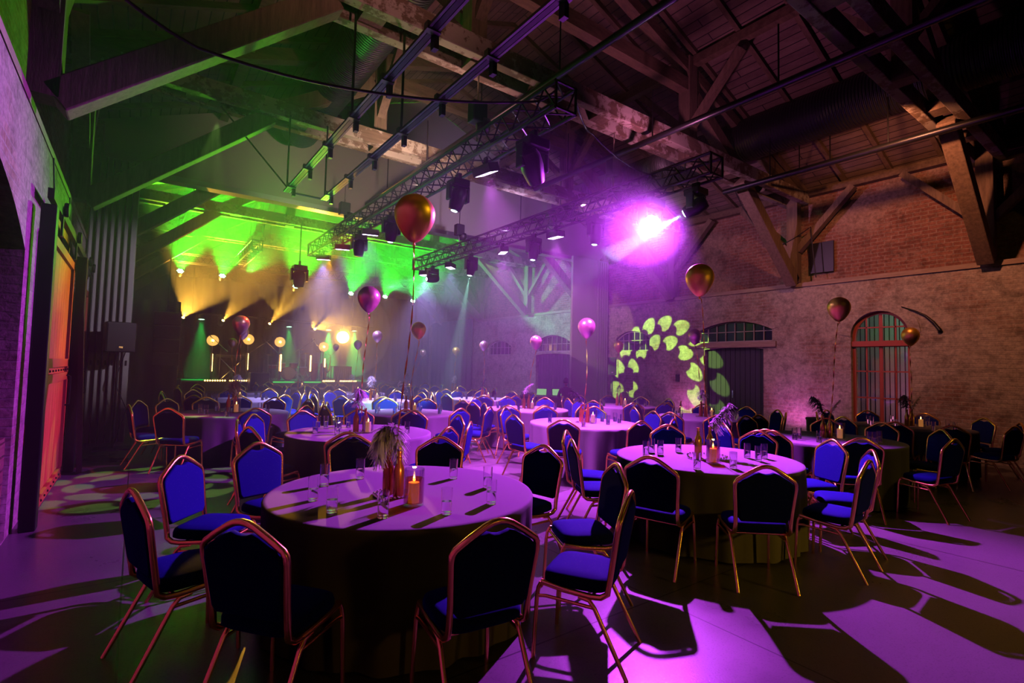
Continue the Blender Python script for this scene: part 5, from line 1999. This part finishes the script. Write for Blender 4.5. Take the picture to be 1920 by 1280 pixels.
for (x, y, tg, W, c_, lab) in ((5.6, -2.8, (4.6, 2.6, .7), 95, (1.0, .55, .04), 'unseen amber par lamp on a stand behind the camera at right'), (2.6, -3.0, (1.6, 2.4, .7), 20, (1.0, .42, .04), 'unseen amber par lamp on a stand straight behind the camera')):  # low amber light inferred from golden chair posts; pars and tripods are added
    spk_stand((x, y, 0), 1.9, 'black tripod under the ' + lab)
    t, p = par(Vector((x, y, 2.1)), tg, lab, None, group='amber lamps behind the camera')
    lamp('amber_par', 'SPOT', p, W, c_, tg, .18, 60, .9)
# green wash towards the left beams and ledge, from the far stage truss
lamp('green_wash', 'SPOT', (3.6, 12.1, 4.2), 900, (.16, 1.0, .02), (-.9, 6.9, 4.7), .06, 50, .5)
lamp('green_wash', 'SPOT', (2.2, 14.4, 3.9), 1100, (.05, 1.0, .05), (2.5, 7.5, 5.2), .06, 30, .6)
t, p = moving_head((6.9, -0.6, 5.9), (1.7, 3.5, 2.8), 'added amber spot lamp aimed at the largest gold balloon', None, 1.0)
lamp('balloon_spot', 'SPOT', p, 330, (1.0, .62, .05), (1.64, 3.45, 2.75), .10, 6, .6)  # added to make the golden patch on the balloon
# amber and red wash on the left doors
lamp('door_wash', 'SPOT', (3.6, 10.4, 4.3), 1100, (1.0, .42, .02), (XL, 8.9, 2.5), .05, 26, .9)
lamp('door_wash', 'SPOT', (3.6, 10.6, 4.3), 900, (1.0, .06, .02), (XL, 8.7, .4), .05, 30, .9)
# added uplights standing in for magenta light bounced into the roof
lamp('roof_wash', 'SPOT', (6.8, 5.2, 4.95), 110, (.9, .25, .55), (8.5, 6.0, 8.0), .10, 150, .9)
lamp('roof_wash', 'SPOT', (3.8, 7.5, 4.95), 120, (.9, .34, .38), (3.6, 7.0, 8.0), .10, 150, .9)
lamp('roof_wash', 'SPOT', (2.6, 3.2, 4.9), 170, (.9, .34, .34), (1.6, 4.2, 8.0), .10, 140, .9)
lamp('upper_wall_wash', 'SPOT', (9.2, 3.0, 5.7), 400, (1.0, .33, .16), (13.6, 3.6, 4.2), .06, 115, .9)
lamp('far_wall_wash', 'SPOT', (6.9, 14.0, 4.5), 1500, (.52, .50, .85), (13.4, 17.5, 2.2), .08, 95, .9)  # spots added to lift the dark far wall, no fixture
lamp('far_wall_wash', 'SPOT', (8.6, 21.0, 5.0), 3600, (.10, 1.0, .25), (13.4, 15.0, 5.4), .08, 45, .5)
lamp('panel_wash', 'SPOT', (3.95, 9.0, 4.5), 1100, (1.0, .55, .50), (12.2, 12.4, 3.2), .03, 17, .15)  # spots added to brighten the partition stacks, no fixture
lamp('panel_wash', 'SPOT', (3.7, 5.2, 4.5), 900, (.80, .62, .85), (-.45, 12.3, 2.6), .05, 26, .8)
lamp('wall_wash', 'SPOT', (6.9, 7.2, 4.9), 850, (.85, .34, .72), (13.4, 8.2, 3.4), .06, 100, .9)  # wide spot added to brighten the lower right wall
# orange pattern on the left of the front table
lamp('truss_wash', 'SPOT', ony(587, 617, 23.05), 3200, ORG, (3.85, 13.2, 4.75), .03, 13, .5)  # separate spot added to gild the truss end, tucked beside an orange lamp
for tgt, W in (((1.10, 3.75, .76), 2600), ((1.95, 6.7, .76), 1600)):
    g3 = lamp('pattern_lamp_orange', 'SPOT', (3.85, 13.2, 4.3), W, (1.0, .45, .03), tgt, 0.02, 8, .05)
    gobo(g3, 5, 7, 'wedge')
lamp('bulkhead_wash', 'SPOT', (3.8, 8.0, 5.0), 420, (.75, .46, .36), (4.8, 12.9, 6.6), .1, 100, .9)  # spots added in place of haze light on the bulkhead
lamp('bulkhead_wash', 'SPOT', (6.8, 9.5, 5.0), 330, (.6, .38, .75), (9.0, 12.9, 6.2), .1, 110, .9)
g4 = lamp('pattern_lamp_roof', 'SPOT', (4.2, 20.6, 3.4), 600, (1.0, .55, .05), (4.6, 18.6, 7.0), 0.01, 100, .05)
gobo(g4, 13, 21)
# added lamps outside the arched window, upper one standing in for evening daylight
lamp('window_backlight', 'POINT', (XR + 1.6, 3.9, 3.3), 30, (.62, 1.0, .72), None, .2)
lamp('window_backlight', 'POINT', (XR + 1.6, 4.3, .9), 14, (1.0, .25, .55), None, .2)  # pink lamp added to imitate reflections in the lower panes

# ------------------------------------------------------------------ haze
def haze(name, lo, hi, dens, label, aniso=.5):
    m = bpy.data.materials.new(name)
    m.use_nodes = True
    nt = m.node_tree
    nt.nodes.clear()
    v_ = nt.nodes.new('ShaderNodeVolumeScatter')
    v_.inputs['Density'].default_value = dens
    v_.inputs['Anisotropy'].default_value = aniso
    o_ = nt.nodes.new('ShaderNodeOutputMaterial')
    nt.links.new(v_.outputs[0], o_.inputs['Volume'])
    c = [(a + b_) / 2 for a, b_ in zip(lo, hi)]
    s_ = [b_ - a for a, b_ in zip(lo, hi)]
    o = MB().box((0, 0, 0), s_).build(name, m, loc=c)
    return tag(o, label, 'haze', kind='stuff')


haze('haze', (XL - .02, 4.3, .005), (XR + .02, 12.8, 9.2), .016, 'thin stage haze filling the hall')
haze('stage_haze', (XL - .02, 12.82, .005), (XR + .02, YE - .02, 9.2), .05, 'thick stage haze in the far room')

def puff(c, r, dens, label):  # haze balls added to imitate lens glare around lamps
    m = bpy.data.materials.new('glow_puff')
    m.use_nodes = True
    nt = m.node_tree
    nt.nodes.clear()
    v_ = nt.nodes.new('ShaderNodeVolumeScatter')
    v_.inputs['Density'].default_value = dens
    v_.inputs['Anisotropy'].default_value = 0.3
    o_ = nt.nodes.new('ShaderNodeOutputMaterial')
    nt.links.new(v_.outputs[0], o_.inputs['Volume'])
    pr = [(max(0, r * math.sin(PI * i / 16)), -r * math.cos(PI * i / 16)) for i in range(17)]
    o = MB().lathe(pr, n=32, cap=False).build('glow_puff', m, loc=c)
    return tag(o, label, 'haze', kind='stuff')


puff(KEYP, 0.95, .055, 'haze ball added for the glare around the bright magenta lamp')
puff(KEYP, 0.42, .13, 'denser haze ball added for the glare at the bright magenta lamp')
puff(ony(643, 623, 23.0), 2.1, .25, 'haze ball added for the glare around the blazing orange lamp')

bpy.context.view_layer.update()
print('objects', len(bpy.data.objects))
